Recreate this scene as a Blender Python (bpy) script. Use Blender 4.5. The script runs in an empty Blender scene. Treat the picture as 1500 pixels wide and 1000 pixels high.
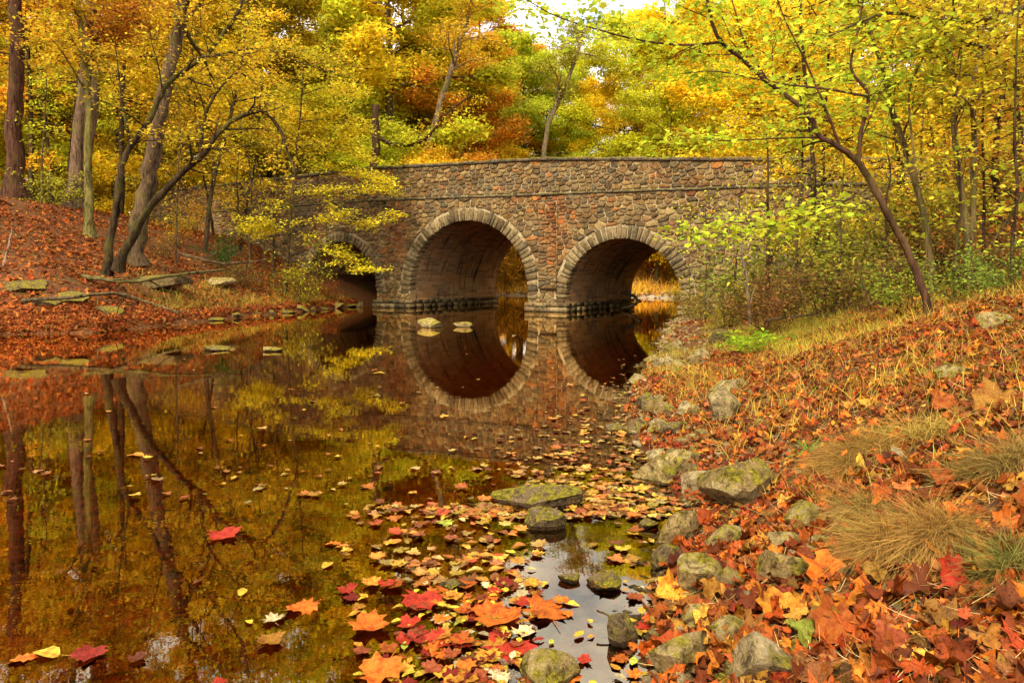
import bpy, bmesh, math, random
import numpy as np
from mathutils import Vector, Matrix
R = math.radians
scene = bpy.context.scene
COL = scene.collection
rng = np.random.default_rng(7)
random.seed(7)
CAMH, HZ = 1.25, 408.0

# ------------------------------------------------------------------ basics
def P(px, py, Y):
    return np.array([(px-750)/1000*Y, Y, CAMH-(py-HZ)/1000*Y])
def proj(x, y, z=0.0):
    return 750+1000*x/y, HZ+1000*(CAMH-z)/y

def tag(o, label=None, cat=None, group=None, kind=None):
    if label: o['label'] = label
    if cat: o['category'] = cat
    if group: o['group'] = group
    if kind: o['kind'] = kind
    return o

def mesh_np(name, V, faces, smooth=False, mat=None, uv=None):
    V = np.asarray(V, dtype=np.float32).reshape(-1, 3)
    if not isinstance(faces, list): faces = [faces]
    faces = [np.asarray(f, dtype=np.int32) for f in faces if len(f)]
    me = bpy.data.meshes.new(name)
    me.vertices.add(len(V)); me.vertices.foreach_set('co', V.ravel())
    loops = np.concatenate([f.ravel() for f in faces])
    tot = np.concatenate([np.full(len(f), f.shape[1], np.int32) for f in faces])
    st = np.concatenate([[0], np.cumsum(tot)[:-1]]).astype(np.int32)
    me.loops.add(len(loops)); me.loops.foreach_set('vertex_index', loops)
    me.polygons.add(len(tot)); me.polygons.foreach_set('loop_start', st)
    me.polygons.foreach_set('loop_total', tot)
    if smooth: me.polygons.foreach_set('use_smooth', np.ones(len(tot), bool))
    me.update(calc_edges=True)
    if uv is not None:
        l = me.uv_layers.new(name='UVMap')
        l.data.foreach_set('uv', np.asarray(uv, np.float32)[loops].ravel())
    if mat: me.materials.append(mat)
    me.validate(clean_customdata=False)
    return me

def link(name, me, parent=None, color=None, loc=None):
    o = bpy.data.objects.new(name, me); COL.objects.link(o)
    if parent: o.parent = parent
    if color is not None: o.color = (*color, 1)
    if loc is not None: o.location = loc
    return o

def empty(name, loc=(0,0,0), rz=0, s=1):
    o = bpy.data.objects.new(name, None); COL.objects.link(o)
    o.location = loc; o.rotation_euler = (0,0,rz); o.scale = (s,s,s)
    return o

def copy_tree(o, parent=None):
    c = o.copy(); COL.objects.link(c); c.parent = parent
    for ch in list(o.children): copy_tree(ch, c)
    return c

class MB:
    def __init__(s): s.V=[]; s.F={}; s.n=0; s.U=[]
    def add(s, V, *Fs, uv=None):
        if uv is not None: s.U.append(uv)
        V=np.asarray(V,float)
        for F in Fs:
            F=np.asarray(F,int)
            if len(F): s.F.setdefault(F.shape[1],[]).append(F+s.n)
        s.V.append(V); s.n+=len(V)
    def mesh(s, name, smooth=False, mat=None):
        return mesh_np(name, np.concatenate(s.V), [np.concatenate(f) for f in s.F.values()], smooth, mat, np.concatenate(s.U) if s.U else None)

# ------------------------------------------------------------------ noise
def vnoise(x, y, seed=0):
    x=np.asarray(x,float); y=np.asarray(y,float)
    xi=np.floor(x).astype(np.int64); yi=np.floor(y).astype(np.int64)
    fx=x-xi; fy=y-yi; fx=fx*fx*(3-2*fx); fy=fy*fy*(3-2*fy)
    def h(a,b):
        n=(a*374761393+b*668265263+seed*1442695041)&0xffffffff
        n=((n^(n>>13))*1274126177)&0xffffffff
        return ((n^(n>>16))&0xffff)/65535.0
    return (h(xi,yi)*(1-fx)+h(xi+1,yi)*fx)*(1-fy)+(h(xi,yi+1)*(1-fx)+h(xi+1,yi+1)*fx)*fy
def fbm(x,y,o=4,seed=0):
    r=0; a=.5
    for i in range(o):
        r=r+a*(vnoise(x*2**i,y*2**i,seed+i)-.5)*2; a*=.5
    return r

# ------------------------------------------------------------------ terrain
LEFT=[(-13,-60),(-13,6),(-12.2,12),(-11.4,15.2),(-9.6,15.9),(-9.3,18),(-8.8,21.9),(-7.9,26),(-7.1,30.2),(-5,35),(-5,40),(-9,47)]
FAR=[(-9,47),(-5,51),(-1,50.5),(4,46),(9,43),(20,38.5),(40,37),(90,40)]
RIGHT=[(90,28),(40,28),(20,31),(14,32.3),(10.6,31.2),(6.1,23.6),(4.7,20.2),(3.5,15.5),(2.34,11.2),(1.5,8.2),(1.07,6.5),(.98,5.2),(.92,4.28),(.95,3.65),(.68,2.96),(.53,2.54),(.42,2.1),(.3,1.2),(.2,0),(-2,-10),(-4,-60)]
def segdist(x,y,poly):
    best=np.full(x.shape,1e9)
    for (ax,ay),(bx,by) in zip(poly[:-1],poly[1:]):
        dx,dy=bx-ax,by-ay; t=np.clip(((x-ax)*dx+(y-ay)*dy)/(dx*dx+dy*dy),0,1)
        best=np.minimum(best,np.hypot(x-ax-t*dx,y-ay-t*dy))
    return best
RIVER=LEFT+FAR[1:]+RIGHT
def inside(x,y,poly=RIVER):
    r=np.zeros(x.shape,bool); n=len(poly)
    for i in range(n):
        ax,ay=poly[i]; bx,by=poly[(i+1)%n]
        if ay==by: continue
        c=((ay>y)!=(by>y))&(x<(bx-ax)*(y-ay)/(by-ay)+ax)
        r^=c
    return r
P0=(-4.35,29.0); CA,SA=math.cos(R(30)),math.sin(R(30))
def st(x,y):
    return (x-P0[0])*CA-(y-P0[1])*SA, (x-P0[0])*SA+(y-P0[1])*CA
def ztop(s):
    return np.interp(s,[-40,-2,6.5,11.7,17.6,40],[6.05,6.15,5.82,5.36,4.82,3.0])
def zstring(s):
    return np.interp(s,[-40,-2,5,10.8,20],[4.75,4.7,4.48,4.32,4.0])
BW=7.0
def sstep(a,b,x):
    t=np.clip((x-a)/(b-a),0,1); return t*t*(3-2*t)
def H(x,y):
    x=np.asarray(x,float); y=np.asarray(y,float)
    wx=x+.25*fbm(x*.9,y*.9,3,3); wy=y+.25*fbm(x*.9+40,y*.9,3,5)
    near=sstep(1.5,6,np.hypot(x-.7,y-2)); wx=x+(wx-x)*(.25+.75*near); wy=y+(wy-y)*(.25+.75*near)
    dl=segdist(wx,wy,LEFT); dr=segdist(wx,wy,RIGHT); df=segdist(wx,wy,FAR)
    ins=inside(wx,wy)
    fl=np.interp(dl,[0,.12,.6,2.6,5,9,14,25,60,200],[-.01,.2,.36,1.4,2.4,4.1,5.0,5.8,8,16])
    k=sstep(3.2,9,y)
    fa=np.interp(dr,[0,.3,.7,1.5,3,5,8,15,30,200],[0,.1,.25,.60,1.12,1.35,1.5,1.9,2.6,8])
    fb=np.interp(dr,[0,.3,1.5,2.6,3.5,5,8,15,30,200],[0,.08,.26,.57,.88,1.15,1.4,1.9,2.6,8])
    fr=fa*(1-k)+fb*k
    ff=np.interp(df,[0,.5,6,12,30,80,200],[0,.15,.35,1.0,5,14,28])
    wl,wr,wf=1/(dl**3+.02),1/(dr**3+.02),1/(df**3+.02)
    z=(fl*wl+fr*wr+ff*wf)/(wl+wr+wf)
    d=np.minimum(np.minimum(dl,dr),df)
    zo=z+sstep(.1,1.5,d)*(.10*fbm(x*1.1,y*1.1,4,11)+.35*sstep(6,20,d)*fbm(x*.18,y*.18,3,12))+sstep(0,.3,d)*.03*fbm(x*5,y*5,2,14)
    zi=-np.interp(d,[0,.2,1,3,8],[.0,.05,.14,.3,.5])+.04*fbm(x*1.7,y*1.7,3,8)
    out=np.where(ins,np.minimum(zi,-.015),np.maximum(zo,.012))
    s,t=st(x,y)
    zr=ztop(s)-1.15
    e=np.clip(np.maximum(sstep(-19,-23,s),sstep(27,31,s)),0,1)
    side=np.maximum(np.maximum(-t,t-BW),0)
    emb=zr-side*.5
    out=np.where(e>0,np.maximum(out,out*(1-e)+emb*e),out)
    return out
def ground(px,py,y0=1.2,y1=60):
    Y=np.linspace(y0,y1,4000) if y1>30 else np.linspace(y0,y1,1500)
    X=(px-750)/1000*Y; Z=CAMH-(py-HZ)/1000*Y
    h=np.maximum(H(X,Y),0)
    i=int(np.argmax(Z<=h)) if (Z<=h).any() else len(Y)-1
    return np.array([X[i],Y[i],h[i]])
def Hs(x,y): return float(H(np.array([x]),np.array([y]))[0])

# ------------------------------------------------------------------ materials
class NT:
    def __init__(s,name):
        s.m=bpy.data.materials.new(name); s.m.use_nodes=True; s.t=s.m.node_tree; s.t.nodes.clear()
        s.out=s.n('ShaderNodeOutputMaterial')
    def n(s,typ,**kw):
        nd=s.t.nodes.new(typ)
        for k,v in kw.items():
            if k.startswith('i_'):
                nd.inputs[k[2:].replace('_',' ')].default_value=v
            else: setattr(nd,k,v)
        return nd
    def l(s,a,b): s.t.links.new(a,b)
    def noise(s,vec,scale,detail=4,rough=.55,dist=0):
        nd=s.n('ShaderNodeTexNoise'); nd.inputs['Scale'].default_value=scale; nd.inputs['Detail'].default_value=detail
        nd.inputs['Roughness'].default_value=rough; nd.inputs['Distortion'].default_value=dist
        if vec is not None: s.l(vec,nd.inputs['Vector'])
        return nd.outputs['Fac']
    def ramp(s,fac,stops,interp='LINEAR'):
        nd=s.n('ShaderNodeValToRGB'); cr=nd.color_ramp; cr.interpolation=interp
        while len(cr.elements)<len(stops): cr.elements.new(.5)
        for e,(p,c) in zip(cr.elements,stops):
            e.position=p; e.color=(*c,1) if len(c)==3 else c
        s.l(fac,nd.inputs['Fac']); return nd.outputs['Color']
    def mix(s,fac,a,b,mode='MIX'):
        nd=s.n('ShaderNodeMix',data_type='RGBA',blend_type=mode)
        for i,v in ((0,fac),(6,a),(7,b)):
            if isinstance(v,(int,float)): nd.inputs[i].default_value=v
            elif isinstance(v,tuple): nd.inputs[i].default_value=(*v,1)
            else: s.l(v,nd.inputs[i])
        return nd.outputs[2]
    def math(s,op,a,b=None,clamp=False):
        nd=s.n('ShaderNodeMath',operation=op,use_clamp=clamp)
        for i,v in ((0,a),(1,b)):
            if v is None: continue
            if isinstance(v,(int,float)): nd.inputs[i].default_value=v
            else: s.l(v,nd.inputs[i])
        return nd.outputs[0]
    def bump(s,h,strength,dist=.02,normal=None):
        nd=s.n('ShaderNodeBump'); nd.inputs['Strength'].default_value=strength; nd.inputs['Distance'].default_value=dist
        s.l(h,nd.inputs['Height'])
        if normal is not None: s.l(normal,nd.inputs['Normal'])
        return nd.outputs['Normal']
    def princ(s,color,rough=.8,normal=None,spec=.3):
        nd=s.n('ShaderNodeBsdfPrincipled')
        if isinstance(color,tuple): nd.inputs['Base Color'].default_value=(*color,1)
        else: s.l(color,nd.inputs['Base Color'])
        if isinstance(rough,(int,float)): nd.inputs['Roughness'].default_value=rough
        else: s.l(rough,nd.inputs['Roughness'])
        nd.inputs['Specular IOR Level'].default_value=spec
        if normal is not None: s.l(normal,nd.inputs['Normal'])
        return nd.outputs[0]
    def done(s,sh): s.l(sh,s.out.inputs['Surface']); return s.m
    def obj(s): return s.n('ShaderNodeTexCoord').outputs['Object']
    def stretch(s,vec,sc):
        nd=s.n('ShaderNodeMapping'); s.l(vec,nd.inputs['Vector']); nd.inputs['Scale'].default_value=sc; return nd.outputs[0]
    def island(s): return s.n('ShaderNodeNewGeometry').outputs['Random Per Island']

def leaf_tint(name, hue=.03, val=.45, transl=.4):
    """crown leaves: the object's colour with leaf-to-leaf change of hue and tone"""
    t=NT(name); isl=t.island(); oi=t.n('ShaderNodeObjectInfo')
    hs=t.n('ShaderNodeHueSaturation')
    r2=t.math('FRACT',t.math('MULTIPLY',isl,17.31))
    t.l(t.math('ADD',t.math('MULTIPLY',t.math('SUBTRACT',isl,.6),hue*2),.5),hs.inputs['Hue'])
    t.l(t.math('ADD',t.math('MULTIPLY',r2,val*2),1-val),hs.inputs['Value'])
    hs.inputs['Saturation'].default_value=1.0
    t.l(oi.outputs['Color'],hs.inputs['Color'])
    d=t.n('ShaderNodeBsdfDiffuse'); tr=t.n('ShaderNodeBsdfTranslucent'); g=t.n('ShaderNodeMixShader'); g.inputs[0].default_value=transl
    t.l(hs.outputs[0],d.inputs['Color'])
    tc=t.mix(1.0,hs.outputs[0],(1.0,.95,.55),'MULTIPLY'); t.l(hs.outputs[0],tr.inputs['Color'])
    t.l(d.outputs[0],g.inputs[1]); t.l(tr.outputs[0],g.inputs[2])
    return t.done(g.outputs[0])

def veins(t,vec):
    sp=t.n('ShaderNodeSeparateXYZ'); t.l(vec,sp.inputs[0]); x=sp.outputs[0]; y=t.math('ADD',sp.outputs[1],.42)
    th=t.math('ARCTAN2',x,y); rr=t.math('POWER',t.math('ADD',t.math('MULTIPLY',x,x),t.math('MULTIPLY',y,y)),.5)
    a=t.math('ABSOLUTE',t.math('SUBTRACT',t.math('FRACT',t.math('ADD',t.math('DIVIDE',th,.56),.5)),.5))
    main=t.math('SUBTRACT',1.0,t.math('MULTIPLY',t.math('MULTIPLY',a,rr),60.0),True)
    b=t.math('ABSOLUTE',t.math('SUBTRACT',t.math('FRACT',t.math('ADD',t.math('MULTIPLY',rr,9.0),t.math('MULTIPLY',a,5.0))),.5))
    fine=t.math('MULTIPLY',t.math('SUBTRACT',1.0,t.math('MULTIPLY',b,9.0),True),.45)
    return t.math('MAXIMUM',main,fine)
def litter_mat(name, stops, wet=.5, transl=True):
    t=NT(name); isl=t.island(); v=t.n('ShaderNodeNewGeometry').outputs['Position']
    c=t.ramp(isl,stops)
    n=t.noise(v,26,4,.65)
    c=t.mix(t.math('MULTIPLY',t.math('SUBTRACT',n,.45,True),3.2,True),c,(.085,.02,.006))
    vn=veins(t,t.n('ShaderNodeTexCoord').outputs['UV']); sk=t.noise(v,160,3,.6); c=t.mix(t.math('MULTIPLY',t.math('SUBTRACT',sk,.56,True),9.0,True),c,(.07,.02,.008)); c=t.mix(t.math('MULTIPLY',vn,.55),c,t.mix(1.0,c,(.42,.30,.2),'MULTIPLY'))
    hs=t.n('ShaderNodeHueSaturation'); t.l(c,hs.inputs['Color'])
    t.l(t.math('ADD',t.math('MULTIPLY',t.math('FRACT',t.math('MULTIPLY',isl,31.7)),.9),.32),hs.inputs['Value'])
    p=t.princ(hs.outputs[0],wet,t.bump(t.noise(v,90,3),.5,.004),.14)
    if transl:
        tr=t.n('ShaderNodeBsdfTranslucent'); t.l(hs.outputs[0],tr.inputs['Color'])
        m=t.n('ShaderNodeMixShader'); m.inputs[0].default_value=.22; t.l(p,m.inputs[1]); t.l(tr.outputs[0],m.inputs[2]); p=m.outputs[0]
    return t.done(p)

def bark_mat(name,moss=.4):
    t=NT(name); oi=t.n('ShaderNodeObjectInfo'); v=t.n('ShaderNodeNewGeometry').outputs['Position']
    vs=t.stretch(v,(9,9,1.8)); n=t.noise(vs,2.2,6,.7,.4); n2=t.noise(v,1.1,3,.6)
    n5=t.noise(t.stretch(v,(6,6,1.3)),1.0,5,.7,.6); n=t.math('ADD',t.math('MULTIPLY',n,.5),t.math('MULTIPLY',n5,.5))
    k=t.math('MULTIPLY',t.math('SUBTRACT',n,.40,True),5.0,True)
    c=t.mix(k,t.mix(1.0,oi.outputs['Color'],(.22,.2,.18),'MULTIPLY'),t.mix(1.0,oi.outputs['Color'],(1.6,1.45,1.2),'MULTIPLY'))
    mk=t.math('MULTIPLY',t.math('SUBTRACT',n2,.5,True),moss*6,True)
    c=t.mix(mk,c,(.13,.13,.02))
    return t.done(t.princ(c,.9,t.bump(n,1.0,.05),.05))

def stone_mat(name, stops, mossy=0.0, scale=1.0, redstain=False, dark=1.0):
    t=NT(name); isl=t.island(); v=t.obj()
    c=t.ramp(isl,stops)
    n=t.noise(v,9*scale,6,.65); n2=t.noise(v,38*scale,5,.7); n3=t.noise(v,2.1*scale,4,.6)
    c=t.mix(t.math('MULTIPLY',t.math('SUBTRACT',n,.46,True),5,True),c,t.mix(1.0,c,(.25,.22,.18),'MULTIPLY'))
    c=t.mix(t.math('MULTIPLY',t.math('SUBTRACT',n2,.52,True),3.0,True),c,(.42,.36,.24))
    if redstain:
        sp=t.n('ShaderNodeSeparateXYZ'); t.l(v,sp.inputs[0])
        f=None
        for x0 in (6.9,-.6):
            a=t.math('SUBTRACT',1.0,t.math('ABSOLUTE',t.math('MULTIPLY',t.math('SUBTRACT',sp.outputs[0],x0),1.05)),True)
            f=a if f is None else t.math('MAXIMUM',f,a)
        zf=t.math('MULTIPLY',t.math('SUBTRACT',sp.outputs[2],1.4,True),.8,True); zg=t.math('LESS_THAN',sp.outputs[2],4.4)
        f=t.math('MULTIPLY',t.math('MULTIPLY',f,zf),zg)
        c=t.mix(t.math('MULTIPLY',t.math('MULTIPLY',f,t.math('ADD',n3,.1)),1.1,True),c,t.mix(1.0,c,(1.1,.42,.25),'MULTIPLY'))
        g=t.math('MULTIPLY',t.math('SUBTRACT',t.noise(v,.55,4),.52,True),4.0,True)
        c=t.mix(g,c,t.mix(.5,c,(.17,.15,.10)))
    if mossy>0:
        nm=t.noise(v,6*scale,7,.75,.3); mk=t.math('MULTIPLY',t.math('SUBTRACT',nm,.53-mossy*.12,True),9.0,True); nz=t.n('ShaderNodeSeparateXYZ'); t.l(t.n('ShaderNodeNewGeometry').outputs['Normal'],nz.inputs[0]); mk=t.math('MULTIPLY',mk,t.math('ADD',t.math('MULTIPLY',nz.outputs[2],1.3),.15),True)
        c=t.mix(mk,c,t.ramp(t.noise(v,40,4,.7),[(.35,(.10,.085,.01)),(.65,(.38,.30,.025))]))
    if dark!=1: c=t.mix(1.0,c,(dark,dark,dark),'MULTIPLY')
    if mossy>0:
        n4=t.noise(v,22*scale,8,.8,.6); c=t.mix(t.math('MULTIPLY',t.math('SUBTRACT',n4,.49,True),9.0,True),c,t.mix(1.0,c,(.30,.26,.2),'MULTIPLY')); n6=t.noise(v,110,4,.8); c=t.mix(t.math('MULTIPLY',t.math('SUBTRACT',n6,.5,True),5.0,True),c,t.mix(1.0,c,(1.9,1.8,1.5),'MULTIPLY')); n2=t.math('ADD',n4,t.math('MULTIPLY',n6,.4))
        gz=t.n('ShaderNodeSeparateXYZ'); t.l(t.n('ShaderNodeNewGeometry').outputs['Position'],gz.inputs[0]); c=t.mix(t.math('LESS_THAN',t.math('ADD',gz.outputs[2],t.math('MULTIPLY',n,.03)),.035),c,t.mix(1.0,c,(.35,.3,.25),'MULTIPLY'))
    h=t.math('ADD',n,t.math('MULTIPLY',n2,.5))
    return t.done(t.princ(c,.85,t.bump(h,1.0,.05),.10))

def mat_mortar():
    t=NT('mortar'); v=t.obj(); n=t.noise(v,7,6,.65); n2=t.noise(v,1.2,3)
    c=t.ramp(n,[(.32,(.24,.17,.08)),(.5,(.48,.37,.20)),(.7,(.66,.54,.34))])
    c=t.mix(t.math('MULTIPLY',n2,.5),c,(.13,.09,.045))
    return t.done(t.princ(c,.95,t.bump(n,.6,.02),.1))

def mat_vault():
    t=NT('vault_stone'); uv=t.n('ShaderNodeTexCoord').outputs['UV']; v=t.obj()
    wob=t.n('ShaderNodeMixRGB') if False else None
    nn=t.n('ShaderNodeTexNoise'); nn.inputs['Scale'].default_value=1.7; t.l(uv,nn.inputs['Vector'])
    add=t.n('ShaderNodeVectorMath',operation='MULTIPLY_ADD'); t.l(nn.outputs['Color'],add.inputs[0]); add.inputs[1].default_value=(.12,.06,0); t.l(uv,add.inputs[2])
    br=t.n('ShaderNodeTexBrick'); t.l(add.outputs[0],br.inputs['Vector'])
    for k,x in (('Scale',1.0),('Mortar Size',.012),('Mortar Smooth',.4),('Brick Width',.62),('Row Height',.14),('Bias',-.1)): br.inputs[k].default_value=x
    br.inputs['Color1'].default_value=(.62,.33,.13,1); br.inputs['Color2'].default_value=(.26,.14,.06,1); br.inputs['Mortar'].default_value=(.5,.36,.2,1)
    ns=t.noise(t.stretch(uv,(1.6,.35,1)),1.6,5,.65,.5)
    c=t.mix(t.math('MULTIPLY',t.math('SUBTRACT',ns,.53,True),7,True),br.outputs['Color'],(.018,.012,.008))
    no=t.noise(v,1.1,4)
    c=t.mix(t.math('MULTIPLY',t.math('SUBTRACT',no,.5,True),5,True),c,t.mix(.5,c,(.62,.27,.06)))
    h=t.math('ADD',t.math('MULTIPLY',br.outputs['Fac'],-1.0),t.noise(v,8,5,.7))
    return t.done(t.princ(c,.9,t.bump(h,1.0,.06),.2))

def mat_ground():
    t=NT('forest_soil'); g=t.n('ShaderNodeNewGeometry'); v=g.outputs['Position']
    n=t.noise(v,1.3,6,.65); n2=t.noise(v,14,5,.7); n3=t.noise(v,.35,4)
    c=t.ramp(n2,[(.3,(.035,.016,.008)),(.5,(.12,.045,.014)),(.62,(.24,.085,.02)),(.75,(.36,.17,.035))])
    c=t.mix(t.math('MULTIPLY',t.math('SUBTRACT',n,.55,True),4,True),c,(.10,.09,.02))
    sp=t.n('ShaderNodeSeparateXYZ'); t.l(v,sp.inputs[0])
    bed=t.math('LESS_THAN',sp.outputs[2],-.012)
    bc=t.ramp(t.noise(v,7,6,.75),[(.3,(.08,.022,.006)),(.5,(.36,.10,.016)),(.68,(.55,.20,.03)),(.8,(.6,.3,.08))])
    c=t.mix(bed,c,bc)
    # golden meadow and gravel bar beyond the bridge
    far=t.math('GREATER_THAN',sp.outputs[1],40.0)
    gr=t.ramp(t.noise(v,3,6,.7),[(.3,(.35,.16,.03)),(.55,(.6,.33,.05)),(.75,(.55,.42,.1))])
    grav=t.ramp(t.noise(v,5,5,.7),[(.3,(.28,.21,.13)),(.7,(.55,.47,.36))])
    gr=t.mix(t.math('LESS_THAN',t.math('ADD',sp.outputs[2],t.math('MULTIPLY',n3,.3)),.5),gr,grav)
    c=t.mix(t.math('MULTIPLY',far,t.math('GREATER_THAN',sp.outputs[2],-.01)),c,gr)
    return t.done(t.princ(c,.95,t.bump(n2,1.0,.05),.15))

def mat_water():
    t=NT('stream_water'); v=t.n('ShaderNodeNewGeometry').outputs['Position']
    n1=t.noise(t.stretch(v,(1,1.4,1)),2.6,3,.5); n2=t.noise(t.stretch(v,(1,1.2,1)),11,3,.55)
    h=t.math('ADD',t.math('MULTIPLY',n1,1.0),t.math('MULTIPLY',n2,.22))
    nb=t.bump(h,.10,.006)
    fr=t.n('ShaderNodeFresnel'); fr.inputs['IOR'].default_value=2.0; t.l(nb,fr.inputs['Normal'])
    g=t.n('ShaderNodeBsdfGlossy'); g.inputs['Roughness'].default_value=0.0; g.inputs['Color'].default_value=(1,.83,.58,1); t.l(nb,g.inputs['Normal'])
    tr=t.n('ShaderNodeBsdfTransparent'); tr.inputs['Color'].default_value=(.97,.58,.24,1)
    m=t.n('ShaderNodeMixShader'); t.l(t.math('MULTIPLY',fr.outputs[0],1.55,True),m.inputs[0]); t.l(tr.outputs[0],m.inputs[1]); t.l(g.outputs[0],m.inputs[2])
    return t.done(m.outputs[0])

STONE=[(0,(0.162,0.083,0.023)),(.16,(0.324,0.186,0.058)),(.32,(0.097,0.059,0.023)),(.46,(0.238,0.108,0.027)),(.6,(0.410,0.274,0.101)),(.72,(0.108,0.078,0.035)),(.86,(0.259,0.157,0.051)),(.94,(0.238,0.098,0.031)),(.975,(0.518,0.196,0.035)),(1,(0.184,0.059,0.016))]
RING=[(0,(.20,.13,.055)),(.25,(.36,.26,.12)),(.45,(.11,.075,.03)),(.65,(.28,.18,.075)),(.8,(.09,.065,.03)),(1,(.25,.18,.085))]
M={}
M['stone']=stone_mat('rubble_stone',STONE,redstain=True)
M['ring']=stone_mat('ring_stone',RING)
M['cope']=stone_mat('coping_stone',[(0,(.10,.075,.045)),(.5,(.19,.14,.085)),(1,(.13,.12,.08))],.5)
M['mortar']=mat_mortar(); M['vault']=mat_vault(); M['ground']=mat_ground(); M['water']=mat_water()
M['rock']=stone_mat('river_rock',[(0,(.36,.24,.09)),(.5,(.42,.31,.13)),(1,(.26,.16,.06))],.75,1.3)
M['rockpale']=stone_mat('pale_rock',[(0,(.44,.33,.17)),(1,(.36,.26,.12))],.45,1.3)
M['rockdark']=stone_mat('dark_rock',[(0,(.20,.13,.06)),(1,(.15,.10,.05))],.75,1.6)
M['leaf']=leaf_tint('crown_leaf',.03,.5,.42); M['nearleaf']=leaf_tint('near_leaf',.035,.4,.45)
LIT=[(0,(.32,.03,.01)),(.10,(.58,.11,.012)),(.22,(.85,.28,.02)),(.32,(.30,.06,.012)),(.42,(.75,.17,.012)),(.5,(.10,.025,.008)),(.6,(.55,.09,.01)),(.68,(.85,.45,.05)),(.76,(.20,.06,.015)),(.84,(.62,.10,.01)),(.92,(.42,.20,.05)),(1,(.62,.04,.012))]
M['litter']=litter_mat('dry_leaf',LIT,.55)
M['litterfar']=litter_mat('hillside_leaf',[(0,(.42,.06,.012)),(.3,(.6,.15,.02)),(.55,(.34,.07,.015)),(.75,(.62,.22,.03)),(.9,(.25,.06,.015)),(1,(.7,.35,.05))],.7)
M['float']=litter_mat('floating_leaf',[(0,(.62,.44,.04)),(.25,(.6,.28,.03)),(.45,(.5,.13,.02)),(.6,(.22,.08,.02)),(.75,(.55,.38,.08)),(.88,(.4,.05,.015)),(1,(.6,.46,.14))],.35,False)
M['sunk']=litter_mat('sunken_leaf',[(0,(.30,.06,.012)),(.4,(.42,.11,.015)),(.7,(.2,.04,.01)),(1,(.5,.2,.03))],.5,False)
M['bark']=bark_mat('bark',.5); M['barkdark']=bark_mat('dark_bark',.15)
M['grass']=leaf_tint('grass_blade',.018,.6,.3)
def single_leaf_mat():
    t=NT('single_leaf'); oi=t.n('ShaderNodeObjectInfo'); v=t.obj()
    sh=t.n('ShaderNodeVectorMath',operation='ADD'); t.l(v,sh.inputs[0]); t.l(t.n('ShaderNodeObjectInfo').outputs['Location'],sh.inputs[1])
    n=t.noise(sh.outputs[0],4,6,.75)
    c=t.mix(t.math('MULTIPLY',t.math('SUBTRACT',n,.44,True),5.0,True),oi.outputs['Color'],t.mix(1.0,oi.outputs['Color'],(.50,.24,.2),'MULTIPLY'))
    hs=t.n('ShaderNodeHueSaturation'); t.l(c,hs.inputs['Color']); t.l(t.math('ADD',t.math('MULTIPLY',oi.outputs['Random'],.8),.42),hs.inputs['Value']); c=hs.outputs[0]
    vn=veins(t,v); c=t.mix(t.math('MULTIPLY',vn,.6),c,t.mix(1.0,c,(.45,.35,.25),'MULTIPLY'))
    p=t.princ(c,.42,t.bump(n,.4,.05),.16)
    return t.done(p)
M['single']=single_leaf_mat()

# ------------------------------------------------------------------ leaf shapes
def outline(half): 
    r=[(x,y) for x,y in half]; l=[(-x,y) for x,y in half[::-1] if x>1e-6]
    return np.array(r+l)
MAPLE=outline([(0,-.02),(.10,-.04),(.33,-.12),(.29,.03),(.50,.10),(.42,.2),(.64,.43),(.50,.42),(.50,.56),(.32,.50),(.26,.58),(.30,.75),(.15,.74),(0,1.02)])
SYC=outline([(0,-.02),(.14,-.10),(.36,-.12),(.42,.05),(.60,.16),(.52,.30),(.60,.52),(.40,.52),(.28,.60),(.25,.82),(.10,.84),(0,.98)])
OVAL=outline([(0,-.02),(.14,.08),(.25,.28),(.27,.48),(.2,.7),(.09,.88),(0,1.0)])
OAK=outline([(0,0),(.07,.08),(.2,.16),(.13,.26),(.30,.36),(.17,.46),(.33,.60),(.18,.66),(.24,.82),(.1,.86),(0,1.0)])
def leaf_proto(out,curl=.3,fold=.2,seed=0,rings=True,stem=True):
    r=np.random.default_rng(seed); c=np.array([0,.38]); n=len(out); out=c+(out-c)*(1+r.normal(0,.07,(n,1)))*np.array([r.uniform(.8,1.1),r.uniform(.9,1.08)]); out=out+np.column_stack([.12*r.normal()*(out[:,1]-.3)**2,np.zeros(n)])
    pts=[c]; F3=[];F4=[]
    if rings:
        mid=c+(out-c)*.55; pts=np.vstack([[c],mid,out])
        for i in range(n):
            j=(i+1)%n; F3.append((0,1+i,1+j)); F4.append((1+i,1+n+i,1+n+j,1+j))
    else:
        pts=np.vstack([[c],out])
        for i in range(n): F3.append((0,1+i,1+(i+1)%n))
    x,y=pts[:,0],pts[:,1]-.4
    a,b,e=r.normal(0,curl),r.normal(0,curl),r.normal(0,curl)
    z=(curl*.5*(np.sin(x*7+y*11+seed)+np.sin(y*6-x*13+2*seed))*.5 if curl>.3 else 0)+a*x*x*1.4+b*y*y*1.2+e*x*y+fold*np.abs(x)+curl*.25*np.sin(x*9+r.uniform(0,6))*np.sin(y*8+r.uniform(0,6))
    V=np.column_stack([x,y,z])
    if stem and rings:
        k=len(V); sx=r.uniform(-.08,.08)
        V=np.vstack([V,[[-.012,-.42,V[1][2]],[.012,-.42,V[1][2]],[sx+.008,-.85,V[1][2]+.03],[sx-.008,-.85,V[1][2]+.03]]])
        F4.append((k,k+1,k+2,k+3))
    return V,[np.array(F3)]+([np.array(F4)] if F4 else [])
UVS=False
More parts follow.
